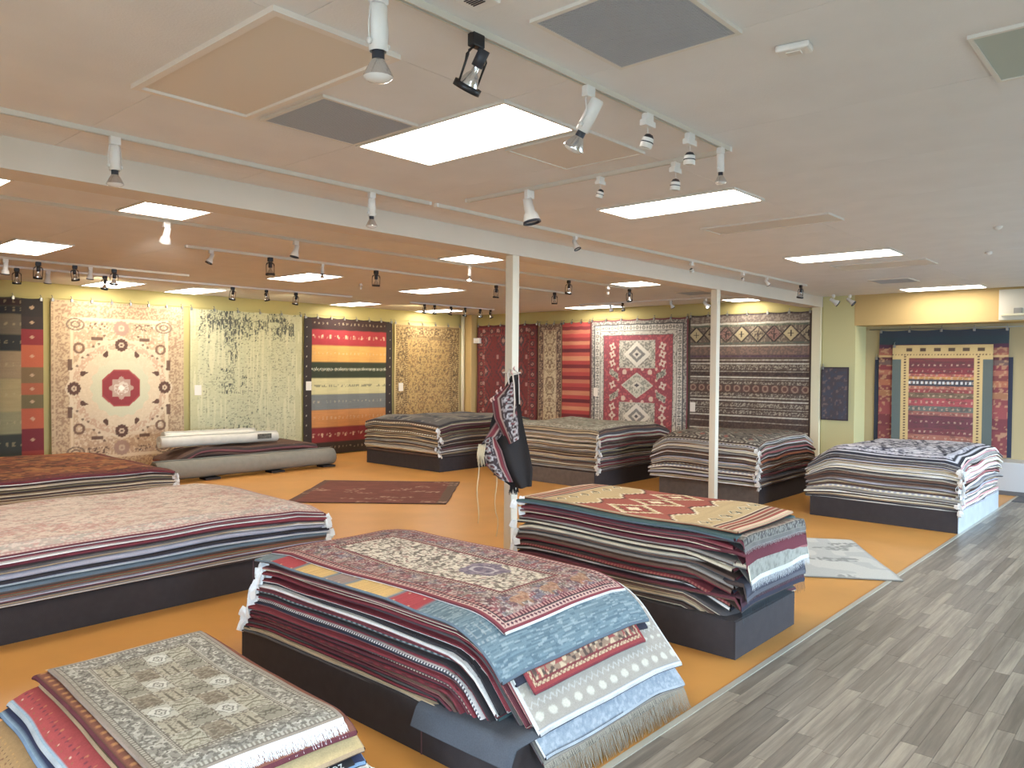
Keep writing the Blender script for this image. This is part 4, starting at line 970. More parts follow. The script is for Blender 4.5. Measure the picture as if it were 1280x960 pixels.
def price_tag(parent, p, org, ang, rs, s=1.0):
    """a folded white paper tag hanging on a short string"""
    bm = bmesh.new(); w, h = .05 * s, .075 * s
    P = Vector(p) - Vector(org)
    for flap in (0, 1, 2):
        R_ = Matrix.Rotation(ang + rs.uniform(-.9, .9), 4, 'Z') @ Matrix.Rotation(rs.uniform(-.5, .5), 4, 'Y') @ Matrix.Rotation(rs.uniform(-.5, .5), 4, 'X')
        q = [Vector((-w / 2, 0, 0)), Vector((w / 2, 0, 0)), Vector((w / 2 + .003, .01, -h * .5)), Vector((w / 2, .004, -h)), Vector((-w / 2, .004, -h)), Vector((-w / 2 - .003, .01, -h * .5))]
        fr = [bm.verts.new(P + R_ @ v_) for v_ in q]; bk = [bm.verts.new(P + R_ @ (v_ + Vector((0, .0012, 0)))) for v_ in q]
        bm.faces.new((fr[0], fr[1], fr[2], fr[5])); bm.faces.new((fr[5], fr[2], fr[3], fr[4])); bm.faces.new((bk[5], bk[2], bk[1], bk[0])); bm.faces.new((bk[4], bk[3], bk[2], bk[5]))
        for i in range(6): bm.faces.new((fr[i], bk[i], bk[(i + 1) % 6], fr[(i + 1) % 6]))
    bobj('price_tag', bm, M_TAG, parent)

ORD = ['top', 'second', 'third', 'fourth', 'fifth', 'sixth', 'seventh', 'eighth', 'ninth', 'tenth', 'eleventh', 'twelfth', 'thirteenth', 'fourteenth', 'fifteenth', 'sixteenth', 'seventeenth', 'eighteenth', 'nineteenth', 'twentieth',
       'twenty-first', 'twenty-second', 'twenty-third', 'twenty-fourth', 'twenty-fifth', 'twenty-sixth', 'twenty-seventh', 'twenty-eighth', 'twenty-ninth']
CN = {'red': ((128, 34, 46), 'red'), 'maroon': ((98, 32, 44), 'maroon'), 'rose': ((150, 84, 84), 'rose'), 'navy': ((38, 38, 56), 'navy'), 'black': ((40, 34, 38), 'blackish'), 'cream': ((206, 194, 168), 'cream'),
      'white': ((216, 212, 206), 'white'), 'tan': ((170, 142, 106), 'tan'), 'brown': ((96, 68, 54), 'brown'), 'grey': ((138, 132, 126), 'grey'), 'dgrey': ((84, 78, 78), 'dark grey'), 'teal': ((54, 82, 84), 'teal'),
      'blue': ((92, 110, 124), 'blue-grey'), 'rust': ((150, 84, 50), 'rust'), 'olive': ((128, 118, 88), 'olive'), 'pink': ((196, 140, 140), 'pink'), 'bcream': ((180, 158, 124), 'beige'), 'dbrown': ((66, 48, 42), 'dark brown'), 'lav': ((168, 164, 176), 'lavender grey'), 'gold': ((186, 150, 84), 'gold')}

def pile(stack, cx, cy, zp, top_z, layers, pr, reach, lean, group, seed, tags, plat, wobA=.012, sinks=(1.0, 1.0), skew=.010, tagn=1.0, front_L=None, fcol=None, tagz=(0, 1)):
    """layers from the top down: dict(c=edge colour, b=second edge colour, th=weight, pat, res, fr=fringe colour ...)"""
    rs = np.random.RandomState(seed); n = len(layers)
    wt = np.array([L_.get('th', 1.0) * (1 + .0 * rs.rand()) for L_ in layers]); wt = wt / wt.sum() * (top_z - zp)
    D = (top_z - zp); ztop = D
    def wob(X, Y): return wobA * (np.sin(X * 2.3 + seed) * np.cos(Y * 1.9 + seed * 2) + .5 * np.sin(X * 5.1 + Y * 4.3 + seed))
    for i, L_ in enumerate(layers):
        th = wt[i]; d = ztop - th; ztop = d; fr = d / D
        sink = sinks[0] + (sinks[1] - sinks[0]) * fr                     # bottom .. top
        pr_i = dict(pr, f=L_['prf']) if 'prf' in L_ else pr
        if 'prf' in L_: sink = 1.0
        cur = Curve(pr_i, d, sink, wob, rot=math.radians(rs.uniform(-.8, .8)) * L_.get('rot', 1) + L_.get('rota', 0), shift=(cx, cy), zp=zp)
        e = [reach[0] + lean[0] * (1 - fr) * D, reach[1] + lean[1] * (1 - fr) * D, reach[2] + lean[2] * (1 - fr) * D, reach[3] + lean[3] * (1 - fr) * D]
        e = [q + rs.uniform(-skew, skew) for q in e]
        if 'L' in L_ or front_L is not None:
            c, R_, ang, nest = pr_i['f']; e[2] = c + (R_ + nest * d) * ang + L_.get('L', front_L if front_L is not None else 0) + rs.uniform(-.01, .01)
        if 'ext' in L_: e = [e[k] if L_['ext'][k] is None else L_['ext'][k] for k in range(4)]
        c1, c2 = L_['c'], L_.get('b', 'grey'); n1 = CN[c1][1] if isinstance(c1, str) else L_['cn']; col1 = CN[c1][0] if isinstance(c1, str) else c1
        col2 = CN[c2][0] if isinstance(c2, str) else c2; n2 = CN[c2][1] if isinstance(c2, str) else ''
        pat = L_.get('pat') or T_plain(L_.get('face', col1), tuple(int(q * .75) for q in col1))
        tick = L_.get('tick')
        o, place, org = rug_solid('piled_rug', cur, e, th * .97, pat, col1, col2, L_.get('res'), None, jag=L_.get('jag', .008), seed=seed * 50 + i, tick=tick, edge_step=L_.get('es', .035) if tick is None else tick[1] / 4, endcol=L_.get('end'))
        lb = L_.get('label')
        if not lb:
            lb = '%s rug edged %s, %s from top of the %s' % (n1, n2 if n2 else 'plainly', ORD[i] if i else 'first', stack) if n1 != n2 else '%s rug, %s from top of the %s' % (n1, ORD[i], stack)
            if i == 0: lb = '%s rug lying on top of the %s' % (n1, stack)
            if i == n - 1: lb = '%s rug at the very bottom of the %s' % (n1, stack)
        tag(o, lb, 'rug', group)
        if L_.get('fr'):
            fringe(o, cur, place, org, th, 0, L_.get('fl', .07), L_['fr'], L_.get('fn', 150), L_.get('fd', .6), seed + i)
        if L_.get('frb'):
            fringe(o, cur, place, org, th, 1, L_.get('fl', .07) * .7, L_['frb'], L_.get('fn', 150), -.02, seed + i + 3)
        if tags is not None and L_.get('tag', True) and tagz[0] <= fr <= tagz[1] and rs.rand() < tagn:
            st, tt, ang = tags
            a, b = place(np.array([float(st)]), np.array([float(tt)]), 0); X, Y, Z = cur(a, b, np.array([th * .6]))
            dx, dy = (-.012 if st == 0 else .012), (-.012 if tt == 0 else .012)
            price_tag(o, (X[0] + dx * rs.uniform(.2, 1.6), Y[0] + dy * rs.uniform(.2, 1.6), Z[0]), org, ang, rs, L_.get('ts', 1.0))
    return

def platform(x0, x1, y0, y1, h, label, front=None, left=None, seams=()):
    t = empty('low_platform', ((x0 + x1) / 2, (y0 + y1) / 2, 0), 0, label=label, cat='platform', group='dark platforms under the rug piles')
    a, b = (x1 - x0) / 2, (y1 - y0) / 2
    bm = bmesh.new(); box(bm, -a + .012, a - .012, -b + .012, b - .012, 0, h, bev=.006); bobj('body', bm, M_PLAT, t)
    bm = bmesh.new(); box(bm, -a, a, -b, -b + .012, 0, h - .004, bev=.003); bobj('side_panel', bm, front or M_PLAT, t)
    bm = bmesh.new(); box(bm, -a, -a + .012, -b + .012, b, 0, h - .004, bev=.003); bobj('side_panel', bm, left or M_PLAT, t)
    for side, p in seams:
        bm = bmesh.new()
        if side == 'l': box(bm, -a - .003, -a + .002, p - .004, p + .004, 0, h - .005)
        else: box(bm, p - .004, p + .004, -b - .003, -b + .002, 0, h - .005)
        bobj('seam_strip', bm, mat('seam_strip', (96, 70, 76), .7), t)

# ------------------------------------------------------------------ PILES
def pick(rs, names, n, **kw):
    out = []
    last = None
    for i in range(n):
        while True:
            c = names[rs.randint(len(names))]
            if c != last: break
        last = c; out.append(c)
    return out
NO = (9.0, .1, 0.0, 0.0)

# --- pile 1: ivory floral rug on top, front centre
platform(2.72, 4.30, 2.44, 4.89, .27, 'dark carpeted platform under the front centre pile with the ivory floral rug', seams=[('l', -.62), ('f', .3)])
A = [dict(c='maroon', b='white', th=.9, pat=T_persian, res=.0055, L=-.17, ext=(.54, None, None, None), end='white', label='ivory floral rug with mottled red and blue border topping the front centre pile', es=.02, tag=False),
     dict(c='blue', b='dgrey', th=1.1, pat=T_rainbow, res=.008, L=.06, ext=(.68, .64, None, 1.24), label='banded blue, red and yellow rug under the ivory floral rug, draped over the front', tag=False),
     dict(c='red', b='dgrey', th=.8, pat=T_redkilim, res=.006, L=.17, ext=(.52, .5, None, 1.2), label='red patterned rug peeping out below the blue drape of the front centre pile'),
     dict(c='navy', b='black', L=.1, tick=((190, 190, 186), .16)),
     dict(c='white', b='navy', th=1.1, pat=T_ikat, res=.007, L=.37, ext=(.58, .76, None, 1.22), end=(196, 196, 196), label='pale beige rug with rows of ovals draped over the front end', ts=1.2),
     dict(c='rose', b='cream', L=.3), dict(c='maroon', b='cream', L=.3), dict(c='red', b='maroon', L=.3),
     dict(c='white', b='black', th=1.0, pat=T_paleblue, res=.012, L=.475, ext=(.56, .76, None, 1.2), end=(170, 178, 186), label='pale blue rug with a dark stitched hem below the beige oval rug'),
     dict(c='dgrey', b='maroon', th=1.0, pat=T_plain((128, 122, 112), (100, 96, 90), 60), res=.02, L=.50, ext=(.58, .76, None, 1.2), end=(140, 134, 122), fr=(168, 158, 140), fl=.085, fn=420, fd=.9, label='taupe rug with a long tan fringe, lowest draped over the front end')]
rs = np.random.RandomState(11)
seq = ['red', 'black', 'white', 'maroon', 'teal', 'black', 'red', 'white', 'navy', 'red', 'cream', 'maroon', 'red', 'brown', 'maroon', 'dgrey', 'red', 'bcream']
tk = {4: ((150, 160, 160), .05), 7: ((44, 40, 60), .022), 10: ((96, 40, 44), .024), 12: ((90, 34, 40), .09)}
for i, c_ in enumerate(seq):
    A.append(dict(c=c_, b=['maroon', 'white', 'red', 'black', 'dgrey', 'rose', 'cream'][rs.randint(7)], L=.18 + .004 * i, tick=tk.get(i), th=.8 + .5 * rs.rand()))
A.append(dict(c='dgrey', b='dgrey', face=(84, 88, 96), L=.2, th=.7, label='dark slate felt pad at the bottom of the front centre pile', tag=False))
PR1 = dict(r=(.45, .1, .10, 0), l=(.50, .12, .10, 0), b=(1.0, .1, .12, 0), f=(.67, .05, .87, 1))
pile('front centre pile', 3.47, 3.62, .27, .765, A, PR1, (.58, .60, 1.1, 1.22), (.32, .2, 0, .1), 'rugs piled on the front centre platform', 3, (0, 1, 2.2), None, wobA=.010, sinks=(.75, 1.0), tagz=(.1, .97), skew=.013)
sheet = Curve(dict(r=NO, l=(.30, .03, 1.15, 0), b=NO, f=(.40, .03, .9, 0)), 0.0, 1, None, 0, (3.02, 2.8), .275)
o, _, _ = rug_solid('vinyl_sheet', sheet, (.43, .3, .44, .26), .004, T_plain((74, 80, 90), (66, 70, 80), 8), (70, 76, 86), (60, 64, 72), .03, None, .004, 5)
tag(o, 'dark slate vinyl sheet folded over the platform edge at the front centre pile', 'sheet')

# --- pile 2: red and tan kilim on top
platform(5.09, 6.14, 2.42, 4.5, .27, 'dark platform under the pile topped with the red and tan kilim')
A = [dict(c='tan', b='rust', th=.7, pat=T_kilim, res=.010, end='tan', label='flat red and tan stepped kilim topping the pile before the second post', jag=.01),
     dict(c='teal', b='blue', th=1.0, ext=(.56, None, None, None)),
     dict(c='maroon', b='dgrey', prf=(1.075, .012, 1.4, 0), L=.05, end=(110, 104, 98), pat=lambda u, v, w, l: border_end(u, v, w, l), res=.012, label='dark rug with grey patterned end and white fringe just under the kilim', fr=(190, 184, 176), fl=.032, fn=200, fd=.2),
     dict(c='red', b='rose', end='maroon', th=1.0), dict(c='maroon', b='cream', th=.8, end='maroon'),
     dict(c='maroon', b='maroon', prf=(1.085, .012, 1.42, 0), L=.12, end='rose', pat=T_plain((104, 32, 46), (90, 28, 40)), label='maroon rug end hanging in the middle of the kilim pile'),
     dict(c='grey', b='dbrown', end='maroon'), dict(c='cream', b='dbrown', end='maroon', th=1.0),
     dict(c='cream', b='grey', prf=(1.10, .012, 1.38, 0), L=.10, end=(200, 198, 190), th=1.1, fr=(214, 216, 216), fl=.055, fn=260, fd=.1, pat=T_plain((150, 148, 136), (100, 98, 90), 70), res=.02, label='pale speckled rug with a bright white fringe in the kilim pile'),
     dict(c='brown', b='dgrey', end='maroon'), dict(c='grey', b='brown', end=(120, 116, 108)), dict(c='brown', b='red', end='navy', th=1.2),
     dict(c='dbrown', b='dbrown', end=(84, 84, 92), th=1.0, prf=(1.085, .012, 1.42, 0), L=.09, fr=(110, 112, 118), fl=.025, fn=110, fd=.1, pat=T_plain((52, 50, 62), (90, 90, 104), 60), label='navy grey rug end below the white fringe in the kilim pile'),
     dict(c='red', b='dbrown', end='dgrey', tick=((150, 84, 70), .03)), dict(c='white', b='dgrey', end='navy'),
     dict(c='maroon', b='brown', end='navy', prf=(1.075, .012, 1.42, 0), L=.07, fr=(62, 78, 86), fl=.075, fn=130, fd=.1, pat=T_plain((70, 30, 44), (50, 30, 40)), label='maroon rug with a long teal grey fringe low in the kilim pile'),
     dict(c='dgrey', b='cream', end='maroon'), dict(c='brown', b='bcream', end='maroon'), dict(c='bcream', b='grey', end='maroon'), dict(c='dbrown', b='cream', end='maroon'), dict(c='dbrown', b='grey', end=(70, 64, 66))]
PR2 = dict(r=(.4, .08, .12, 0), l=(.38, .08, .14, 0), b=(.9, .1, .2, 0), f=(.62, .16, .5, 0))
pile('kilim pile', 5.73, 3.5, .27, .90, A, PR2, (.50, .56, 1.06, 1.02), (.13, .02, -.02, .1), 'rugs piled under the kilim', 8, (0, 1, 2.2), None, wobA=.012, sinks=(.95, .10), tagn=.45, skew=.015)

# --- pile 3: pale pink long rug on the left
platform(.9, 4.4, 6.45, 8.65, .27, 'long dark platform under the pale pink rug pile at left', seams=[('f', 1.05)])
A = [dict(c='maroon', b='white', th=.8, pat=T_pink, res=.014, label='pale pink floral rug topping the long pile at left', tag=False),
     dict(c='maroon', b='rose', th=1.0), dict(c='white', b='maroon', th=.6), dict(c='red', b='maroon', th=1.3, tick=((190, 150, 140), .16)), dict(c='dgrey', b='bcream', th=1.0, tick=((206, 196, 180), .03)),
     dict(c='white', b='grey', th=.7), dict(c='lav', b='lav', th=1.6), dict(c='black', b='navy', th=.8, tick=((120, 60, 70), .08)), dict(c='lav', b='white', th=1.3), dict(c='blue', b='dgrey', th=1.5),
     dict(c='brown', b='rust', th=1.0), dict(c='olive', b='rust', th=.8), dict(c='lav', b='maroon', th=.8), dict(c='dgrey', b='bcream', th=.8), dict(c='grey', b='white', th=.7), dict(c='dbrown', b='black', th=.8)]
for q in A: q['end'] = q['c']
PR3 = dict(r=(1.4, .1, .18, 0), l=(1.4, .1, .2, 0), b=(.9, .1, .15, 0), f=(.9, .12, .16, 0))
def swap(A_):                                    # long side faces the camera: ticks belong to the ends
    return A_
pile('long pink-topped pile', 2.73, 7.55, .27, .70, A, PR3, (1.73, 1.74, 1.12, 1.14), (.0, .05, .03, .05), 'rugs piled on the long platform at left', 13, (1, 0, -.6), None, wobA=.012, sinks=(.05, 1.0), skew=.02)

# --- pile 4: rust rug, left, farther back
A = [dict(c='maroon', b='red', th=1.2, pat=T_rust, res=.022, end='maroon', label='rust brown mottled rug topping the low pile at the left edge', tag=False)] + \
    [dict(c=c_, b=b_, end=c_, th=t_) for c_, b_, t_ in (('white', 'dbrown', .8), ('dbrown', 'cream', 1), ('cream', 'dbrown', 1), ('olive', 'dgrey', 1.1), ('dbrown', 'bcream', 1), ('cream', 'brown', .9), ('dgrey', 'cream', 1), ('brown', 'cream', 1.1), ('bcream', 'dbrown', 1), ('dbrown', 'dgrey', 1))]
platform(1.75, 5.0, 10.98, 13.9, .27, 'dark platform under the rust topped low pile at the left edge')
pile('rust-topped low pile', 3.4, 12.45, .27, .60, A, dict(r=(1.3, .1, .2, 0), l=(1.3, .1, .2, 0), b=(1.3, .1, .15, 0), f=(1.3, .1, .12, 0)), (1.65, 1.66, 1.5, 1.5), (0, .05, .02, 0), 'rugs piled under the rust rug', 17, (1, 0, -.6), None, sinks=(.05, 1.0))

# --- pile 5: nearest pile with the grey panel rug
platform(1.0, 2.22, 2.55, 4.35, .2, 'low dark platform hidden under the nearest pile at lower left')
R5 = -.062
def P5(c, b, left, L, right=.46, back=.74, **k): return dict(c=c, b=b, ext=(left, right, None, back), L=L, rota=R5, rot=.3, **k)
def T_dots(base, dots, hem, wband=.13):
    def f(u, v, w, l):
        cv = Cv(u, v, base); cv.p(u < .012, hem); cv.mul(.92 + .14 * vn(u * 50, v * 50, 2))
        for k, (cu, per, r_, col) in enumerate(dots):
            a = (frac(v / per + k * .3) - .5) * per; cv.p(np.hypot(a, u - cu) < r_, col, .9)
        return cv.c
    return f
A = [P5((150, 132, 118), 'brown', .385, -.05, .385, .72, cn='grey beige', th=.8, pat=T_garden, res=.0042, end='white', fr=(236, 236, 236), frb=(232, 228, 216), fl=.06, fn=520, fd=.25, es=.02, label='grey beige panelled rug with white fringes topping the nearest pile', tag=False),
     P5('maroon', 'maroon', .44, .03, .42, .79, th=1.0, pat=T_dots((132, 78, 56), [(.03, .07, .014, (196, 136, 76)), (.045, .05, .006, (90, 40, 40))], (90, 50, 40)), res=.012, end='maroon', label='rust and maroon rug directly under the panelled rug', tag=False),
     P5('dgrey', 'grey', .36, -.02, .43, .86, cn='olive grey', pat=T_plain((118, 112, 98), (92, 86, 76), 24), res=.03, label='olive grey rug sticking out behind the white back fringe', tag=False),
     P5('tan', 'brown', .43, .085, .44, .70, pat=T_dots((196, 170, 116), [], (96, 70, 50)), res=.02, end='tan', th=1.0, label='straw yellow rug draped over the front of the nearest pile', tag=False),
     P5((170, 182, 190), 'navy', .56, .06, .44, .77, cn='coral', th=1.3, pat=T_dots((178, 66, 66), [(.04, .16, .006, (226, 206, 180)), (.07, .05, .008, (120, 48, 66)), (.085, .11, .006, (206, 130, 80)), (.03, .07, .006, (150, 96, 60))], (150, 178, 196)), res=.008, label='coral red rug with small flowers and a pale blue edge in the nearest pile', tag=False),
     P5((110, 140, 170), 'navy', .60, .11, .44, .8, cn='navy', pat=T_dots((40, 48, 84), [(.03, .3, .01, (60, 60, 110))], (140, 170, 190)), res=.02, th=.9, label='navy rug with pale blue edge in the nearest pile', tag=False),
     P5('cream', 'black', .50, .15, .46, .76, pat=T_plain((214, 204, 190), (190, 176, 160), 40), res=.02, fr=(226, 222, 218), fl=.05, fn=300, fd=.8, end='cream', label='cream rug end with mixed coloured fringe and a black woven label'),
     P5('dbrown', 'brown', .74, .16, .47, .78, cn='gold', th=1.3, pat=T_dots((176, 140, 88), [(.03, .05, .009, (70, 56, 44)), (.055, .06, .007, (120, 72, 44)), (.095, .045, .006, (206, 160, 84)), (.07, .04, .005, (60, 44, 40))], (96, 66, 48)), res=.008, end='tan', label='gold rug with dark dots along its left border in the nearest pile', tag=False),
     P5('cream', 'cream', .80, .19, .46, .77, pat=T_plain((178, 176, 140)), th=.8, end='white', tag=False), P5('teal', 'blue', .85, .20, .5, .79, pat=T_dots((70, 96, 104), [(.03, .05, .004, (150, 190, 196))], (60, 84, 92)), res=.02, fr=(220, 220, 216), fl=.06, fn=240, fd=.8, tag=False),
     P5('brown', 'maroon', 1.05, .2, .5, .8, cn='golden brown', th=1.2, pat=T_plain((138, 92, 44), (104, 60, 34), 14, .8), res=.02, label='golden brown mottled rug low at the left of the nearest pile', tag=False),
     P5('maroon', 'red', 1.12, .2, .5, .78, pat=T_plain((120, 52, 40)), tag=False), P5('red', 'red', 1.3, .2, .52, .8, pat=T_plain((160, 44, 40)), th=1.2, tag=False),
     P5('dgrey', 'grey', .5, .22, .56, .86, pat=T_plain((112, 104, 92), (84, 76, 70), 20), res=.03, tag=False, label='dark brown grey rug at the very bottom of the nearest pile')]
PR5 = dict(r=(.40, .06, .55, 1), l=(.40, .05, .42, 1), b=(.72, .08, .4, 0), f=(.66, .04, .50, 1))
pile('nearest pile', 1.70, 3.60, .2, .51, A, PR5, (.5, .45, .8, .78), (0, 0, 0, 0), 'rugs in the nearest pile', 23, (1, 0, 1.), None, wobA=.012, sinks=(1, 1), tagn=.7)
# woven black label with its lettering on the cream rug end
lab = empty('woven_label', (0, 0, 0), 0, label='black woven label strip with pale lettering on the cream rug end', cat='label')
cur5 = Curve(PR5, .175, 1, None, R5, (1.70, 3.60), .2)
def on5(s, t, h):
    X, Y, Z = cur5(np.array([float(s)]), np.array([float(t)]), np.array([float(h)])); return Vector((X[0], Y[0], Z[0]))
bm = bmesh.new(); a0 = .66 + .215 * .50 - .04; n = 8; g = []
for i in range(n + 1):
    row = []
    for j in range(3): row.append([bm.verts.new(on5(.02 + .36 * i / n, -(a0 + .135 + .045 * j / 2), .05 + hh)) for hh in (0, .003)])
    g.append(row)
for i in range(n):
    for j in range(2):
        bm.faces.new((g[i][j][1], g[i][j + 1][1], g[i + 1][j + 1][1], g[i + 1][j][1])); bm.faces.new((g[i][j][0], g[i + 1][j][0], g[i + 1][j + 1][0], g[i][j + 1][0]))
bobj('strip', bm, mat('black_ribbon', (38, 36, 38), .6), lab)
fc = bpy.data.curves.new('lettering', 'FONT'); fc.body = 'YaBloz'; fc.size = .05; fc.extrude = .0006; fc.space_character = 1.15
fo = bpy.data.objects.new('lettering', fc); C.objects.link(fo); fc.materials.append(mat('pale_thread', (206, 204, 196), .7))
p0 = on5(.17, -(a0 + .178), .0545); p1 = on5(.37, -(a0 + .178), .0545); p2 = on5(.17, -(a0 + .138), .0545)
xa = (p1 - p0).normalized(); ya = (p2 - p0); ya = (ya - xa * ya.dot(xa)).normalized(); za = xa.cross(ya)
fo.matrix_world = Matrix(((xa.x, ya.x, za.x, p0.x), (xa.y, ya.y, za.y, p0.y), (xa.z, ya.z, za.z, p0.z), (0, 0, 0, 1)))
bpy.context.view_layer.update()
_me = bpy.data.meshes.new_from_object(fo); _mx = fo.matrix_world.copy(); bpy.data.objects.remove(fo)
fo = addo('lettering', _me, None, lab); fo.matrix_world = _mx

# --- far piles: cream rug ends face left, dark sides face right
def farpile(name, seed, n, ends, sides, top, **kw):
    rs = np.random.RandomState(seed); A_ = [top]
    e_, s_, b_ = pick(rs, ends, n), pick(rs, sides, n), pick(rs, ['cream', 'dbrown', 'grey', 'bcream', 'dgrey', 'white', 'brown'], n)
    for i in range(n):
        A_.append(dict(c=e_[i], b=b_[i] if b_[i] != e_[i] else 'dbrown', end=s_[i], th=.65 + .8 * rs.rand(), tick=((220, 214, 196), .07) if rs.rand() < .12 else None, jag=.02))
    return A_
platform(10.2, 12.9, 10.95, 13.2, .27, 'dark platform under the grey topped pile before the far corner')
A = farpile('p6', 31, 17, ['bcream', 'cream', 'tan', 'brown', 'bcream', 'olive', 'grey', 'bcream'], ['dbrown', 'maroon', 'brown', 'dgrey', 'olive', 'black', 'cream'], dict(c='dbrown', b='dgrey', th=.8, pat=T_dark_abstract, res=.03, end='black', label='dark grey cloudy rug topping the pile before the far corner', tag=False))
pile('grey-topped corner pile', 11.55, 12.1, .27, 1.0, A, dict(r=(1.1, .1, .2, 0), l=(1.0, .2, .3, 0), b=(.8, .2, .3, 0), f=(.9, .2, .14, 0)), (1.36, 1.36, 1.15, 1.15), (-.02, 0, 0, .02), 'rugs in the grey topped far pile', 37, (0, 0, .7), None, wobA=.02, sinks=(.05, .7), tagn=.95, skew=.035)
platform(10.65, 12.9, 7.62, 9.95, .27, 'dark platform, left side painted lit, under the sage topped pile right of the first post', left=M_PLAT2)
A = farpile('p7', 41, 19, ['bcream', 'cream', 'tan', 'bcream', 'grey', 'cream', 'brown'], ['brown', 'maroon', 'dbrown', 'dgrey', 'red', 'olive', 'cream'], dict(c='bcream', b='dbrown', th=.8, pat=T_palegreen, res=.025, end='dbrown', label='pale sage grey rug topping the pile right of the first post', tag=False))
pile('sage-topped pile', 11.82, 8.72, .27, 1.03, A, dict(r=(.8, .2, .3, 0), l=(.85, .2, .22, 0), b=(.9, .2, .2, 0), f=(.9, .2, .16, 0)), (1.12, 1.2, 1.12, 1.2), (0, -.02, 0, 0), 'rugs in the sage topped pile', 47, (0, 0, .7), None, wobA=.018, sinks=(.05, 1.0), tagn=1, skew=.035)
platform(11.12, 13.15, 4.94, 6.66, .29, 'dark platform, left side painted lit, behind the second post', left=M_PLAT2)
A = farpile('p8', 51, 19, ['cream', 'grey', 'bcream', 'white', 'cream', 'brown', 'lav'], ['brown', 'maroon', 'rose', 'dgrey', 'dbrown', 'rust', 'dgrey'], dict(c='dbrown', b='cream', th=.9, pat=T_browndia, res=.02, end='brown', fr=None, label='brown diamond patterned rug topping the pile behind the second post', tag=False))
A[1]['tick'] = ((70, 60, 54), .06); A[8]['tick'] = ((84, 70, 60), .07)
pile('diamond-topped pile', 12.1, 5.82, .29, 1.02, A, dict(r=(.7, .25, .4, 0), l=(.75, .3, .35, 0), b=(.6, .3, .5, 0), f=(.66, .2, .2, 0)), (1.08, 1.1, .9, .95), (.04, 0, 0, .06), 'rugs in the diamond topped pile', 57, (0, 0, .7), None, wobA=.018, sinks=(.05, 1.0), tagn=1, skew=.03)
platform(10.95, 13.45, 2.26, 4.12, .27, 'dark platform with right side coloured pale as daylit under the navy and white pile', front=M_PLATW)
A = farpile('p9', 61, 21, ['lav', 'grey', 'white', 'cream', 'lav', 'dgrey', 'bcream', 'brown'], ['white', 'lav', 'white', 'rose', 'white', 'grey', 'pink'], dict(c='navy', b='white', th=.9, pat=T_navy, res=.018, end='white', label='white and navy medallion rug topping the pile nearest the recess', tag=False))
A[1].update(c='dgrey'); A[4].update(c='dbrown'); A[-2].update(c='dgrey', b='black', th=1.2); A[-1].update(c='white', b='grey', th=.6)
pile('navy and white pile', 12.14, 3.2, .27, .98, A, dict(r=(.9, .25, .3, 0), l=(.85, .25, .28, 0), b=(.55, .35, .55, 0), f=(.75, .2, .22, 0)), (1.18, 1.22, .96, 1.0), (.0, .0, -.02, .06), 'rugs in the navy and white pile', 67, (0, 0, .7), None, wobA=.015, sinks=(.05, 1.05), tagn=1, skew=.025)

# --- folded rugs and rolls by the left wall
A = [dict(c='brown', b='rose', end='dbrown', th=1.2, jag=.05), dict(c='rose', b='dbrown', end='brown', jag=.05), dict(c='dbrown', b='rose', end='rose', jag=.04), dict(c='brown', b='bcream', end='dbrown', jag=.04), dict(c='olive', b='dbrown', end='olive', jag=.04), dict(c='dgrey', b='brown', end='dgrey', jag=.04)]
for q in A: q['tag'] = False
pile('folded brown heap', 7.75, 14.0, .02, .50, A, dict(r=(1.1, .3, .35, 0), l=(1.0, .25, .55, 0), b=NO, f=(.3, .1, .1, 0)), (1.5, 1.5, .42, .4), (.1, 0, 0, 0), 'folded brown rugs by the left wall', 77, None, None, wobA=.03, sinks=(.5, .7), skew=.09)

def spiral_roll(name, p0, p1, R_, turns, th, m_, label, cat='rolled rug', flat=1.0, core=.035):
    t = empty(name, p0, 0, label=label, cat=cat)
    ax = (Vector(p1) - Vector(p0)); L_ = ax.length; ax.normalize(); up = Vector((0, 0, 1)); sd = up.cross(ax).normalized(); up = ax.cross(sd)
    n = int(turns * 28); outer, inner = [], []
    for i in range(n + 1):
        a = 2 * math.pi * turns * i / n; r = core + (R_ - core) * i / n
        outer.append((r * math.cos(a), r * math.sin(a) * flat)); inner.append(((r - th) * math.cos(a), (r - th) * math.sin(a) * flat))
    bm = bmesh.new(); rows = []
    K = 14
    for k in range(K + 1):
        x = L_ * k / K; w_ = .003 * math.sin(k * 1.7)
        j = [.004 * math.sin(i * .7) if k in (0, K) else 0 for i in range(n + 1)]
        rows.append([[bm.verts.new(ax * (x + j[i]) + sd * q[0] + up * (q[1] + w_)) for i, q in enumerate(c_)] for c_ in (outer, inner)])
    for k in range(K):
        for c_, fl in ((0, 0), (1, 1)):
            for i in range(n):
                v_ = (rows[k][c_][i], rows[k][c_][i + 1], rows[k + 1][c_][i + 1], rows[k + 1][c_][i]); f = bm.faces.new(v_ if not fl else v_[::-1]); f.smooth = True
        for i in (0, n):
            bm.faces.new((rows[k][0][i], rows[k + 1][0][i], rows[k + 1][1][i], rows[k][1][i]))
    for k in (0, K):
        for i in range(n): bm.faces.new((rows[k][0][i], rows[k][0][i + 1], rows[k][1][i + 1], rows[k][1][i]))
    bmesh.ops.recalc_face_normals(bm, faces=bm.faces)
    bobj('rolled_sheet', bm, m_, t); return t
M_ROLLG = mat('grey_rug_backing', (136, 132, 120), .9, noise=.06, nscale=12, bump=.3, bscale=160)
M_ROLLW = mat('white_rug_backing', (214, 210, 196), .85, noise=.05, nscale=10, bump=.2, bscale=120)
M_FOOT = mat('dark_block', (40, 32, 30), .8)
spiral_roll('rolled_rug', (5.75, 13.22, .215), (9.33, 13.22, .215), .18, 5.2, .013, M_ROLLG, 'long grey rolled rug lying on dark blocks below the wall')
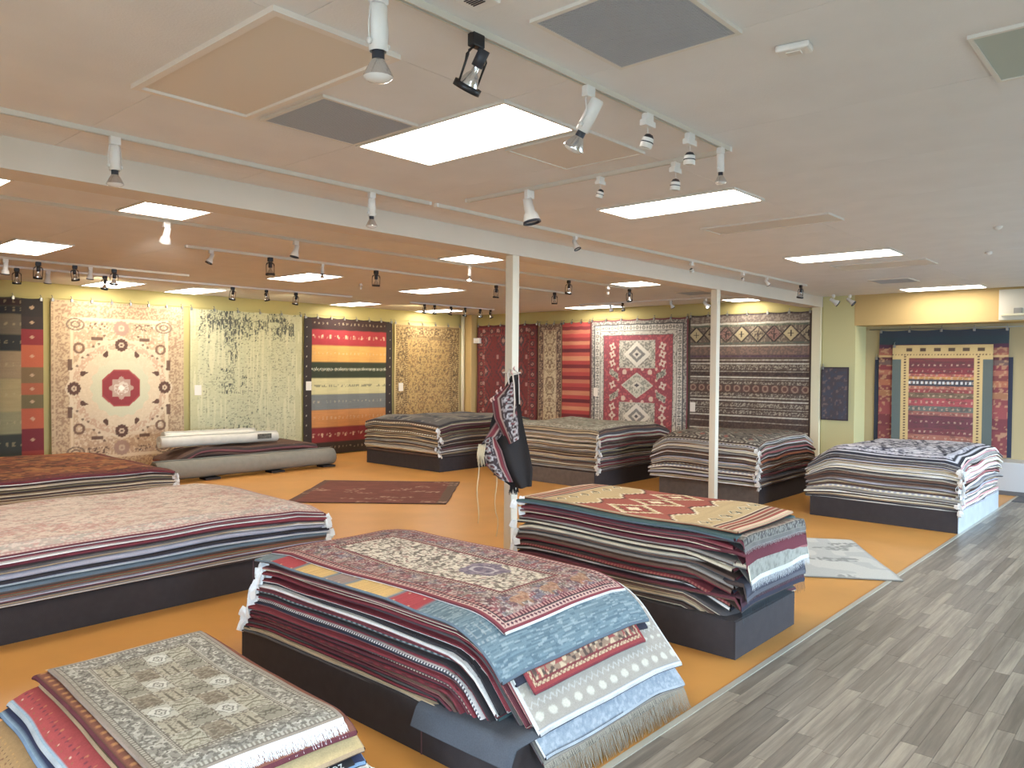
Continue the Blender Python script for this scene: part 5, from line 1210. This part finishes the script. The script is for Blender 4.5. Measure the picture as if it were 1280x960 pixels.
for x, q in ((6.6, 'left part'), (7.9, 'middle'), (9.05, 'right end')):
    tag(plank_box('support_block', (x, x + .28, 13.1, 13.34, 0, .035), M_FOOT), 'dark flat block under the %s of the grey rolled rug' % q, 'block', 'dark blocks under the grey roll')
t = spiral_roll('rolled_rug', (6.12, 13.86, .645), (8.45, 13.86, .625), .125, 4.3, .014, M_ROLLW, 'nearer white rolled rug with a printed sticker on the brown heap', flat=.9)
bm = bmesh.new(); box(bm, 1.85, 2.15, -.131, -.125, -.05, .05); bobj('printed_sticker', bm, mat('sticker_print', (96, 90, 78), .6, noise=.6, nscale=40), t)
spiral_roll('rolled_rug', (6.3, 14.10, .70), (8.1, 14.10, .68), .125, 4.3, .014, M_ROLLW, 'farther white rolled rug tucked behind the one with the sticker', flat=.9)

# --- rugs lying on the floor
def T_floorred(u, v, w, l):
    cv = Cv(u, v, (112, 58, 44)); cv.p(vn(u * 8, v * 20, 3) > .6, (126, 66, 50), .7)
    cv.p((u > w - .16), (96, 78, 60), .8); cv.p((v > l - .12), (92, 62, 48), .6); cv.p((u < .12), (92, 70, 56), .7)
    for i in range(26):
        px, py = hsh(i, 3) * w, hsh(i, 9) * l; m_ = (np.abs(u - px) < .12) & (np.abs(v - py) < .07); cv.p(m_ & (vn(u * 26, v * 34, i) > .58), (176, 142, 116), .75)
    return cv.c
def flat_rug(name, c, ang, w, l, pat, e1, e2, label, res, th=.012):
    cur = Curve(dict(r=NO, l=NO, b=NO, f=NO), 0, 1, None, ang, c, .001)
    o, p_, g_ = rug_solid(name, cur, (w / 2, w / 2, l / 2, l / 2), th, pat, e1, e2, res, None, .012, 91)
    tag(o, label, 'rug'); return o
flat_rug('floor_rug', (7.96, 9.95), math.radians(-49.5), 2.38, 2.18, T_floorred, (70, 40, 34), (60, 44, 36), 'brick red rug lying flat on the orange floor in the centre', .02)
def T_whitefloor(u, v, w, l):
    cv = Cv(u, v, (196, 196, 188)); cv.p(vn(u * 5, v * 6, 3) > .58, (176, 178, 174), .8); cv.p((vn(u * 4, v * 4, 5) > .66) & (vn(u * 30, v * 30, 6) > .45), (130, 132, 128), .8)
    cv.p(np.minimum(np.minimum(u, w - u), np.minimum(v, l - v)) < .03, (160, 160, 150), .6); return cv.c
flat_rug('floor_rug', (8.52, 3.14), math.radians(32.9), 1.79, 1.22, T_whitefloor, (130, 126, 118), (110, 104, 96), 'pale grey marbled rug lying on the floor behind the kilim pile', .015)

# ------------------------------------------------------------------ hanging rugs
M_CLIP = mat('clip_metal', (150, 148, 142), .35, metal=.8)
def hang(pat, wall, a0, a1, z0, z1, label, e1, res=.018, amp=.012, clips=5, off=.0, tagp=None, seed=0, group=None, name='hanging_rug', top=True, rail=True):
    """wall 'left': spans X a0..a1 at Y=14.9; wall 'back': spans Y a0 (left as seen) down to a1"""
    w, h = abs(a1 - a0), z1 - z0; th = .012
    nu, nv = int(w / res) + 1, int(h / res) + 1
    base = {'left': 14.92, 'back': 14.92, 'recess': 15.50}[wall] - off
    def P(u, v, d):
        wv = amp * (np.sin(u * 5.1 + seed) * (.4 + .6 * v / h) + .5 * np.sin(u * 11 + seed * 2 + v * .8)) + .006 * np.sin(v * 3)
        zz = z1 - v - .018 * np.sin(np.pi * np.clip((u / w * clips) % 1, 0, 1)) * np.exp(-v * 3) * (1 if clips else 0)
        q = base - wv - d
        if wall == 'left': return np.stack([a0 + u, q, zz], -1)
        return np.stack([q, a0 - u, zz], -1)
    U, Vv = np.meshgrid(np.linspace(0, w, nu), np.linspace(0, h, nv), indexing='ij'); U, Vv = U.ravel(), Vv.ravel()
    V = [P(U, Vv, th)]; colr = [pat(U, Vv, w, h)]
    F = [gridF(nu, nv, 0, True)]; off_ = nu * nv
    U2, V2 = np.meshgrid(np.linspace(0, w, 24), np.linspace(0, h, 12), indexing='ij'); U2, V2 = U2.ravel(), V2.ravel()
    V.append(P(U2, V2, 0)); colr.append(np.tile(lin(e1), (288, 1))); F.append(gridF(24, 12, off_)); off_ += 288
    for q in range(4):
        n = 40; s_ = np.linspace(0, 1, n)
        uu = {0: s_ * 0, 1: s_ * 0 + w, 2: s_ * w, 3: s_ * w}[q]; vv = {0: s_ * h, 1: s_ * h, 2: s_ * 0, 3: s_ * 0 + h}[q]
        V.append(P(uu, vv, 0)); V.append(P(uu, vv, th)); colr.append(np.tile(lin(e1), (2 * n, 1)))
        i = np.arange(n - 1) + off_; fq = np.stack([i, i + 1, i + 1 + n, i + n], -1); F.append(fq if q in (0, 3) else fq[:, ::-1]); off_ += 2 * n
    V = np.concatenate(V); org = np.array([V[:, 0].mean(), V[:, 1].mean(), V[:, 2].min()])
    o = mesh_np(name, V - org, np.concatenate(F), np.concatenate(colr), None, loc=tuple(org))
    tag(o, label, 'rug', group)
    for k in range(clips + 1):
        uu = min(max(w * k / max(clips, 1), .03), w - .03); p = P(np.array([uu]), np.array([0.0]), th)[0] - org
        bm = bmesh.new(); box(bm, p[0] - .02, p[0] + .02, p[1] - .02, p[1] + .02, p[2] - .045, p[2] + .012, bev=.004)
        tube(bm, [p + np.array([0, 0, .01]), p + np.array([0, 0, .05]), p + (np.array([0, .04, .06]) if wall == 'left' else np.array([.04, 0, .06]))], .006, 6)
        bobj('hanging_clip', bm, M_CLIP, o)
    if tagp:
        p = P(np.array([tagp[0]]), np.array([tagp[1]]), th + .006)[0] - org; bm = bmesh.new()
        if wall == 'left': box(bm, p[0] - .07, p[0] + .07, p[1] - .004, p[1], p[2] - .1, p[2] + .1)
        else: box(bm, p[0] - .004, p[0], p[1] - .06, p[1] + .06, p[2] - .1, p[2] + .1)
        bobj('price_tag', bm, mat('tag_card', (226, 218, 206), .6), o)
    return o
struct(plank_box('trim_8', (-3, 14.7, 14.955, 14.97, 3.17, 3.19), M_WALLG))
struct(plank_box('trim_9', (14.955, 14.97, 5.62, 14.62, 3.17, 3.19), M_WALLG))
hang(H_gabbeh, 'left', 1.9, 4.60, .05, 3.15, 'multicoloured banded wall rug at the far left edge', (70, 50, 40), clips=6, seed=1)
hang(H_medallion, 'left', 4.72, 7.06, .03, 3.16, 'beige wall rug with a dark red octagon medallion', (170, 140, 110), res=.015, clips=7, seed=2)
hang(H_distressed, 'left', 7.19, 9.72, .05, 3.15, 'pale green wall rug with broken black blotches', (170, 164, 120), res=.014, clips=5, seed=3, tagp=(.16, 1.62), amp=.006)
hang(H_rainbow, 'left', 9.78, 12.29, .02, 3.13, 'dark bordered rainbow banded wall rug with red, yellow and grey stripes', (50, 38, 34), clips=7, seed=4, tagp=(.13, 1.55))
hang(H_gold, 'left', 12.36, 14.62, .04, 3.12, 'gold allover flower wall rug in the far corner', (120, 96, 60), clips=5, seed=5, tagp=(.2, 1.6))
hang(H_redtribal, 'back', 14.56, 12.46, .05, 3.14, 'dark red tribal wall rug partly behind the first post', (90, 34, 38), clips=5, seed=6)
hang(H_runner, 'back', 12.42, 11.69, .05, 3.12, 'narrow beige runner on the back wall between two red rugs', (120, 96, 76), clips=3, seed=7)
hang(H_redstripe, 'back', 11.67, 10.84, .05, 3.13, 'red and orange striped wall rug beside the medallion rug', (120, 40, 40), clips=3, seed=8)
hang(H_bokhara, 'back', 10.82, 8.26, .04, 3.15, 'red and ivory wall rug with a central diamond', (90, 84, 84), res=.014, clips=6, seed=9, tagp=(.16, 1.68))
hang(H_brown, 'back', 8.24, 5.64, .05, 3.17, 'wide brown kilim with rows of diamonds on the back wall', (74, 58, 50), res=.014, clips=6, seed=10, tagp=(.1, 1.95))
hang(H_darksmall, 'back', 5.44, 4.93, 1.09, 2.09, 'small dark purple mat hanging beside the recess', (56, 46, 48), clips=0, seed=11, amp=.008, off=.0)
hang(H_recess, 'recess', 4.58, 2.5, .56, 2.78, 'broad red banded rug hanging at the back of the recess', (60, 50, 60), clips=4, seed=12)
hang(H_inner, 'recess', 4.33, 2.72, .60, 2.50, 'gold framed red banded rug hanging in front in the recess', (120, 96, 70), res=.012, clips=0, seed=13, off=.045, amp=.008)
hang(lambda u, v, w, l: Cv(u, v, (42, 46, 66)).c, 'recess', 4.66, 2.44, .56, 2.28, 'dark navy rug edge showing behind the red banded recess rug', (42, 46, 66), res=.05, clips=0, seed=12, off=-.025)
# hanging bar in the recess
bm = bmesh.new(); tube(bm, [(15.47, 4.75, 2.8), (15.47, 2.3, 2.8)], .008, 8); tag(bobj('hanging_bar', bm, M_CLIP), 'thin metal bar with clips above the recess rug', 'bar')

# wall boxes
t = empty('wall_sensor', (14.9, 14.5, 2.66), 0, label='cream box on the wall in the far corner beside the dark red rug', cat='box')
bm = bmesh.new(); box(bm, -.08, .07, -.1, .12, 0, .14, bev=.01); bobj('housing', bm, M_WHITE, t)
bm = bmesh.new(); box(bm, -.084, -.078, -.05, .06, .03, .06); bobj('slot', bm, M_UNLIT, t)
t = empty('wall_cabinet', (14.95, 2.1, 2.88), 0, label='white wall box with a grey unit at the upper right edge', cat='cabinet')
bm = bmesh.new(); box(bm, -.06, 0, -.6, .46, 0, .5, bev=.006); bobj('body', bm, mat('ivory_box', (206, 200, 184), .6), t)
bm = bmesh.new(); box(bm, -.14, -.06, -.1, .42, .06, .10, bev=.01); bobj('shelf_lip', bm, M_CREAM, t)
bm = bmesh.new(); box(bm, -.13, -.06, .12, .24, .09, .19, bev=.01); bobj('grey_unit', bm, mat('unit_grey', (150, 146, 138), .6), t)

# ------------------------------------------------------------------ woven bag hanging on the first post
bag = empty('woven_bag', (6.05, 5.36, .8), 0, label='dark woven saddle bag with red stripes hanging by straps on the first post', cat='bag')
BU = Vector((math.sin(YAW), -math.cos(YAW), 0))   # to the right along the face of the bag
BD = Vector((-math.cos(YAW), -math.sin(YAW), 0))  # out of the face
BO = Vector((6.05, 5.36, .8))
def bp(px, py, d=0.0):
    a = (px - 641) / 118.0 + .0; z = 2.02 - (py - 462) / 121.0
    c0 = Vector((5.985, 5.335, 0)) + BU * .025                   # in front of the post's corner
    return c0 + BU * (a * .98) + BD * d + Vector((0, 0, z)) - BO
def T_bagdark(u, v, w, l):
    cv = Cv(u, v, (22, 12, 10)); cv.p(vn(u * 6, v * 5, 2) > .6, (32, 20, 18), .7); return cv.c
def T_bagpat(stripe_left=True, k0=0):
    def f(u, v, w, l):
        cv = Cv(u, v, (48, 30, 32)); 
        s_ = u if stripe_left else w - u
        n = vn(u * 36, v * 36, 5 + k0); cv.p((s_ > .056) & (np.abs(n - .5) < .08), (150, 140, 138), .85); cv.p((s_ > .09) & (vn(u * 30, v * 30, 8 + k0) > .74), (120, 50, 52), .8)
        a = (frac(v / .09) - .5) * .09; q = np.hypot(a, s_ - .12); cv.p(np.abs(q - .026) < .007, (176, 168, 166), .9); cv.p(q < .01, (120, 50, 56))
        cv.p(s_ < .056, (50, 28, 30)); cv.p((s_ > .016) & (s_ < .042), (116, 30, 42)); cv.p(np.abs(s_ - .05) < .005, (176, 150, 140), .9); cv.p(np.abs(s_ - .009) < .004, (150, 110, 104), .8)
        return cv.c
    return f
def cloth(name, Lp, Rp, pat, dep, th, e1, nu=26, nv=44, fold=.018, seed=0, bulge=.05):
    """sheet of cloth between two polylines, front and back, with folds"""
    def interp(P_, q):
        P_ = np.array(P_, float); d_ = np.r_[0, np.cumsum(np.hypot(*np.diff(P_, axis=0).T))]; d_ /= d_[-1]
        return np.interp(q, d_, P_[:, 0]), np.interp(q, d_, P_[:, 1])
    S_, T_ = np.meshgrid(np.linspace(0, 1, nu), np.linspace(0, 1, nv), indexing='ij'); s, t_ = S_.ravel(), T_.ravel()
    lx, ly = interp(Lp, t_); rx, ry = interp(Rp, t_); px, py = lx + (rx - lx) * s, ly + (ry - ly) * s
    d = dep + bulge * np.sin(np.pi * s) * np.minimum(1, .25 + t_) + fold * np.sin(s * 11 + seed + t_ * 2) + .5 * fold * np.sin(t_ * 9 + s * 5 + seed)
    w, l = abs(np.array(Rp)[:, 0] - np.array(Lp)[:len(Rp), 0]).mean() / 118, abs(Lp[-1][1] - Lp[0][1]) / 121 + .05
    def pos(px, py, d):
        base = np.array(bp(641, 462)); a = (px - 641) / 118.0 * .98; z = -(py - 462) / 121.0
        return base[None, :] + np.outer(a, np.array(BU)) + np.outer(d, np.array(BD)) + np.outer(z, np.array([0, 0, 1.]))
    Fv, Bv = pos(px, py, d), pos(px, py, d - th - bulge * .8 * np.sin(np.pi * s))
    V = [Fv, Bv]; F = [gridF(nu, nv, 0, True), gridF(nu, nv, nu * nv)]; cc = pat(s * w, t_ * l, w, l); colr = [cc, cc * .9]; off = 2 * nu * nv
    for ii in (np.arange(nv), (nu - 1) * nv + np.arange(nv), np.arange(nu) * nv, np.arange(nu) * nv + nv - 1):
        n = len(ii); V += [Fv[ii], Bv[ii]]; colr.append(np.tile(lin(e1), (2 * n, 1))); i = np.arange(n - 1) + off; F.append(np.stack([i, i + 1, i + 1 + n, i + n], -1)); off += 2 * n
    return mesh_np(name, np.concatenate(V), np.concatenate(F), np.concatenate(colr), bag)
cloth('dark_back_cloth', [(636, 470), (620, 500), (611, 530), (606, 565), (624, 598), (640, 610)], [(645, 468), (648, 505), (652, 530), (659, 560), (664, 585), (663, 607)], T_bagdark, .03, .02, (40, 30, 30), fold=.03, seed=1, bulge=.09)
0 and cloth('lower_tip', [(620, 560), (630, 590), (638, 610)], [(648, 560), (649, 590), (644, 612)], T_bagdark, .06, .02, (30, 24, 26), fold=.02, seed=4, bulge=.04)
cloth('upper_patterned_flap', [(636, 478), (612, 497), (616, 522), (633, 555)], [(640, 476), (642, 500), (645, 522), (647, 547)], T_bagpat(True), .13, .012, (120, 60, 60), fold=.010, seed=2, bulge=.05)
cloth('lower_patterned_flap', [(608, 545), (599, 556), (606, 580), (622, 597)], [(617, 545), (626, 562), (632, 582), (640, 601)], T_bagpat(False, 5), .13, .012, (110, 50, 54), fold=.010, seed=3, bulge=.05)
cloth('folded_side', [(622, 520), (606, 545), (603, 552)], [(630, 535), (622, 548), (612, 556)], T_bagpat(True, 3), .10, .012, (60, 40, 40), nu=10, nv=14, fold=.01, seed=6, bulge=.03)
M_CORD = mat('cream_cord', (206, 190, 158), .8)
bm = bmesh.new(); tube(bm, [bp(634, 480, .16), bp(632, 468, .10), bp(634, 461, .07), bp(638, 466, .10), bp(640, 480, .17), bp(641, 500, .20), bp(640, 520, .21)], .008, 8)
tube(bm, [bp(636, 463, .07), bp(640, 462, .02), bp(645, 466, -.02), bp(646, 480, .02), bp(647, 505, .06)], .007, 8); bobj('strap', bm, mat('pale_strap', (196, 186, 176), .8), bag)
bm = bmesh.new(); q_ = .066
tube(bm, [Vector((6.17 + sx * q_, 5.51 + sy * q_, z_)) - BO for sx, sy, z_ in ((-1, -1, 1.97), (1, -1, 1.985), (1, 1, 2.0), (-1, 1, 1.985), (-1, -1, 1.972))], .007, 8)
tube(bm, [bp(637, 463, .07), Vector((6.17 - q_, 5.51 - q_, 1.972)) - BO], .007, 8)
bobj('post_tie', bm, mat('pale_strap', (196, 186, 176), .8), bag)
bm = bmesh.new()
for k, (x, y) in enumerate(((612, 496), (616, 488), (621, 484), (634, 464), (637, 459), (609, 498))):
    tube(bm, [bp(x + 4, y + 4, .15), bp(x + 2.5, y + 1.5, .165), bp(x + 3.5, y - 1, .16)], [.009, .011, .004], 7)
bobj('edge_tuft', bm, mat('tuft', (196, 160, 150), .9), bag)
bm = bmesh.new()
for k in range(34):
    r_ = random.Random(k); x = 596 + r_.random() * 8; y = 556 + r_.random() * 5
    tube(bm, [bp(x + 2, y - 3, .17 + r_.random() * .03), bp(x, y + 8, .19 + r_.random() * .03), bp(x + r_.uniform(-1, 2), y + 14 + r_.random() * 8, .17 + r_.random() * .04)], [.004, .004, .002], 5)
bobj('side_tassel', bm, M_CORD, bag)
for k, (x, y0, y1) in enumerate(((597, 568, 652), (619, 594, 668))):
    bm = bmesh.new(); tube(bm, [bp(x + 1.2 * math.sin(q * .9 + k) + (1.5 if q > 6 else 0) * k, y0 + (y1 - y0) * q / 10, .15) for q in range(11)], .0045, 6); bobj('hanging_cord', bm, M_CORD, bag)
bm = bmesh.new()
for k in range(40):
    r_ = random.Random(k + 90); x = 636 + r_.random() * 10
    tube(bm, [bp(x, 603, .07 + r_.random() * .04), bp(x + r_.uniform(-1, 1), 610, .08), bp(x + r_.uniform(-2, 2), 612 + r_.random() * 6, .07 + r_.random() * .03)], [.004, .004, .002], 5)
bobj('dark_fringe', bm, mat('dark_wool', (34, 28, 28), .9), bag)

# floor grille at the far right
t = empty('floor_mat', (14.55, 2.0, 0), 0, label='dark flat mat on the floor along the ledge at the far right', cat='mat')
bm = bmesh.new(); box(bm, -.3, .36, -2.0, .22, 0, .012, bev=.003); bobj('mat_sheet', bm, mat('dark_mat', (84, 84, 88), .8, noise=.2, nscale=20), t)
bpy.context.view_layer.update()
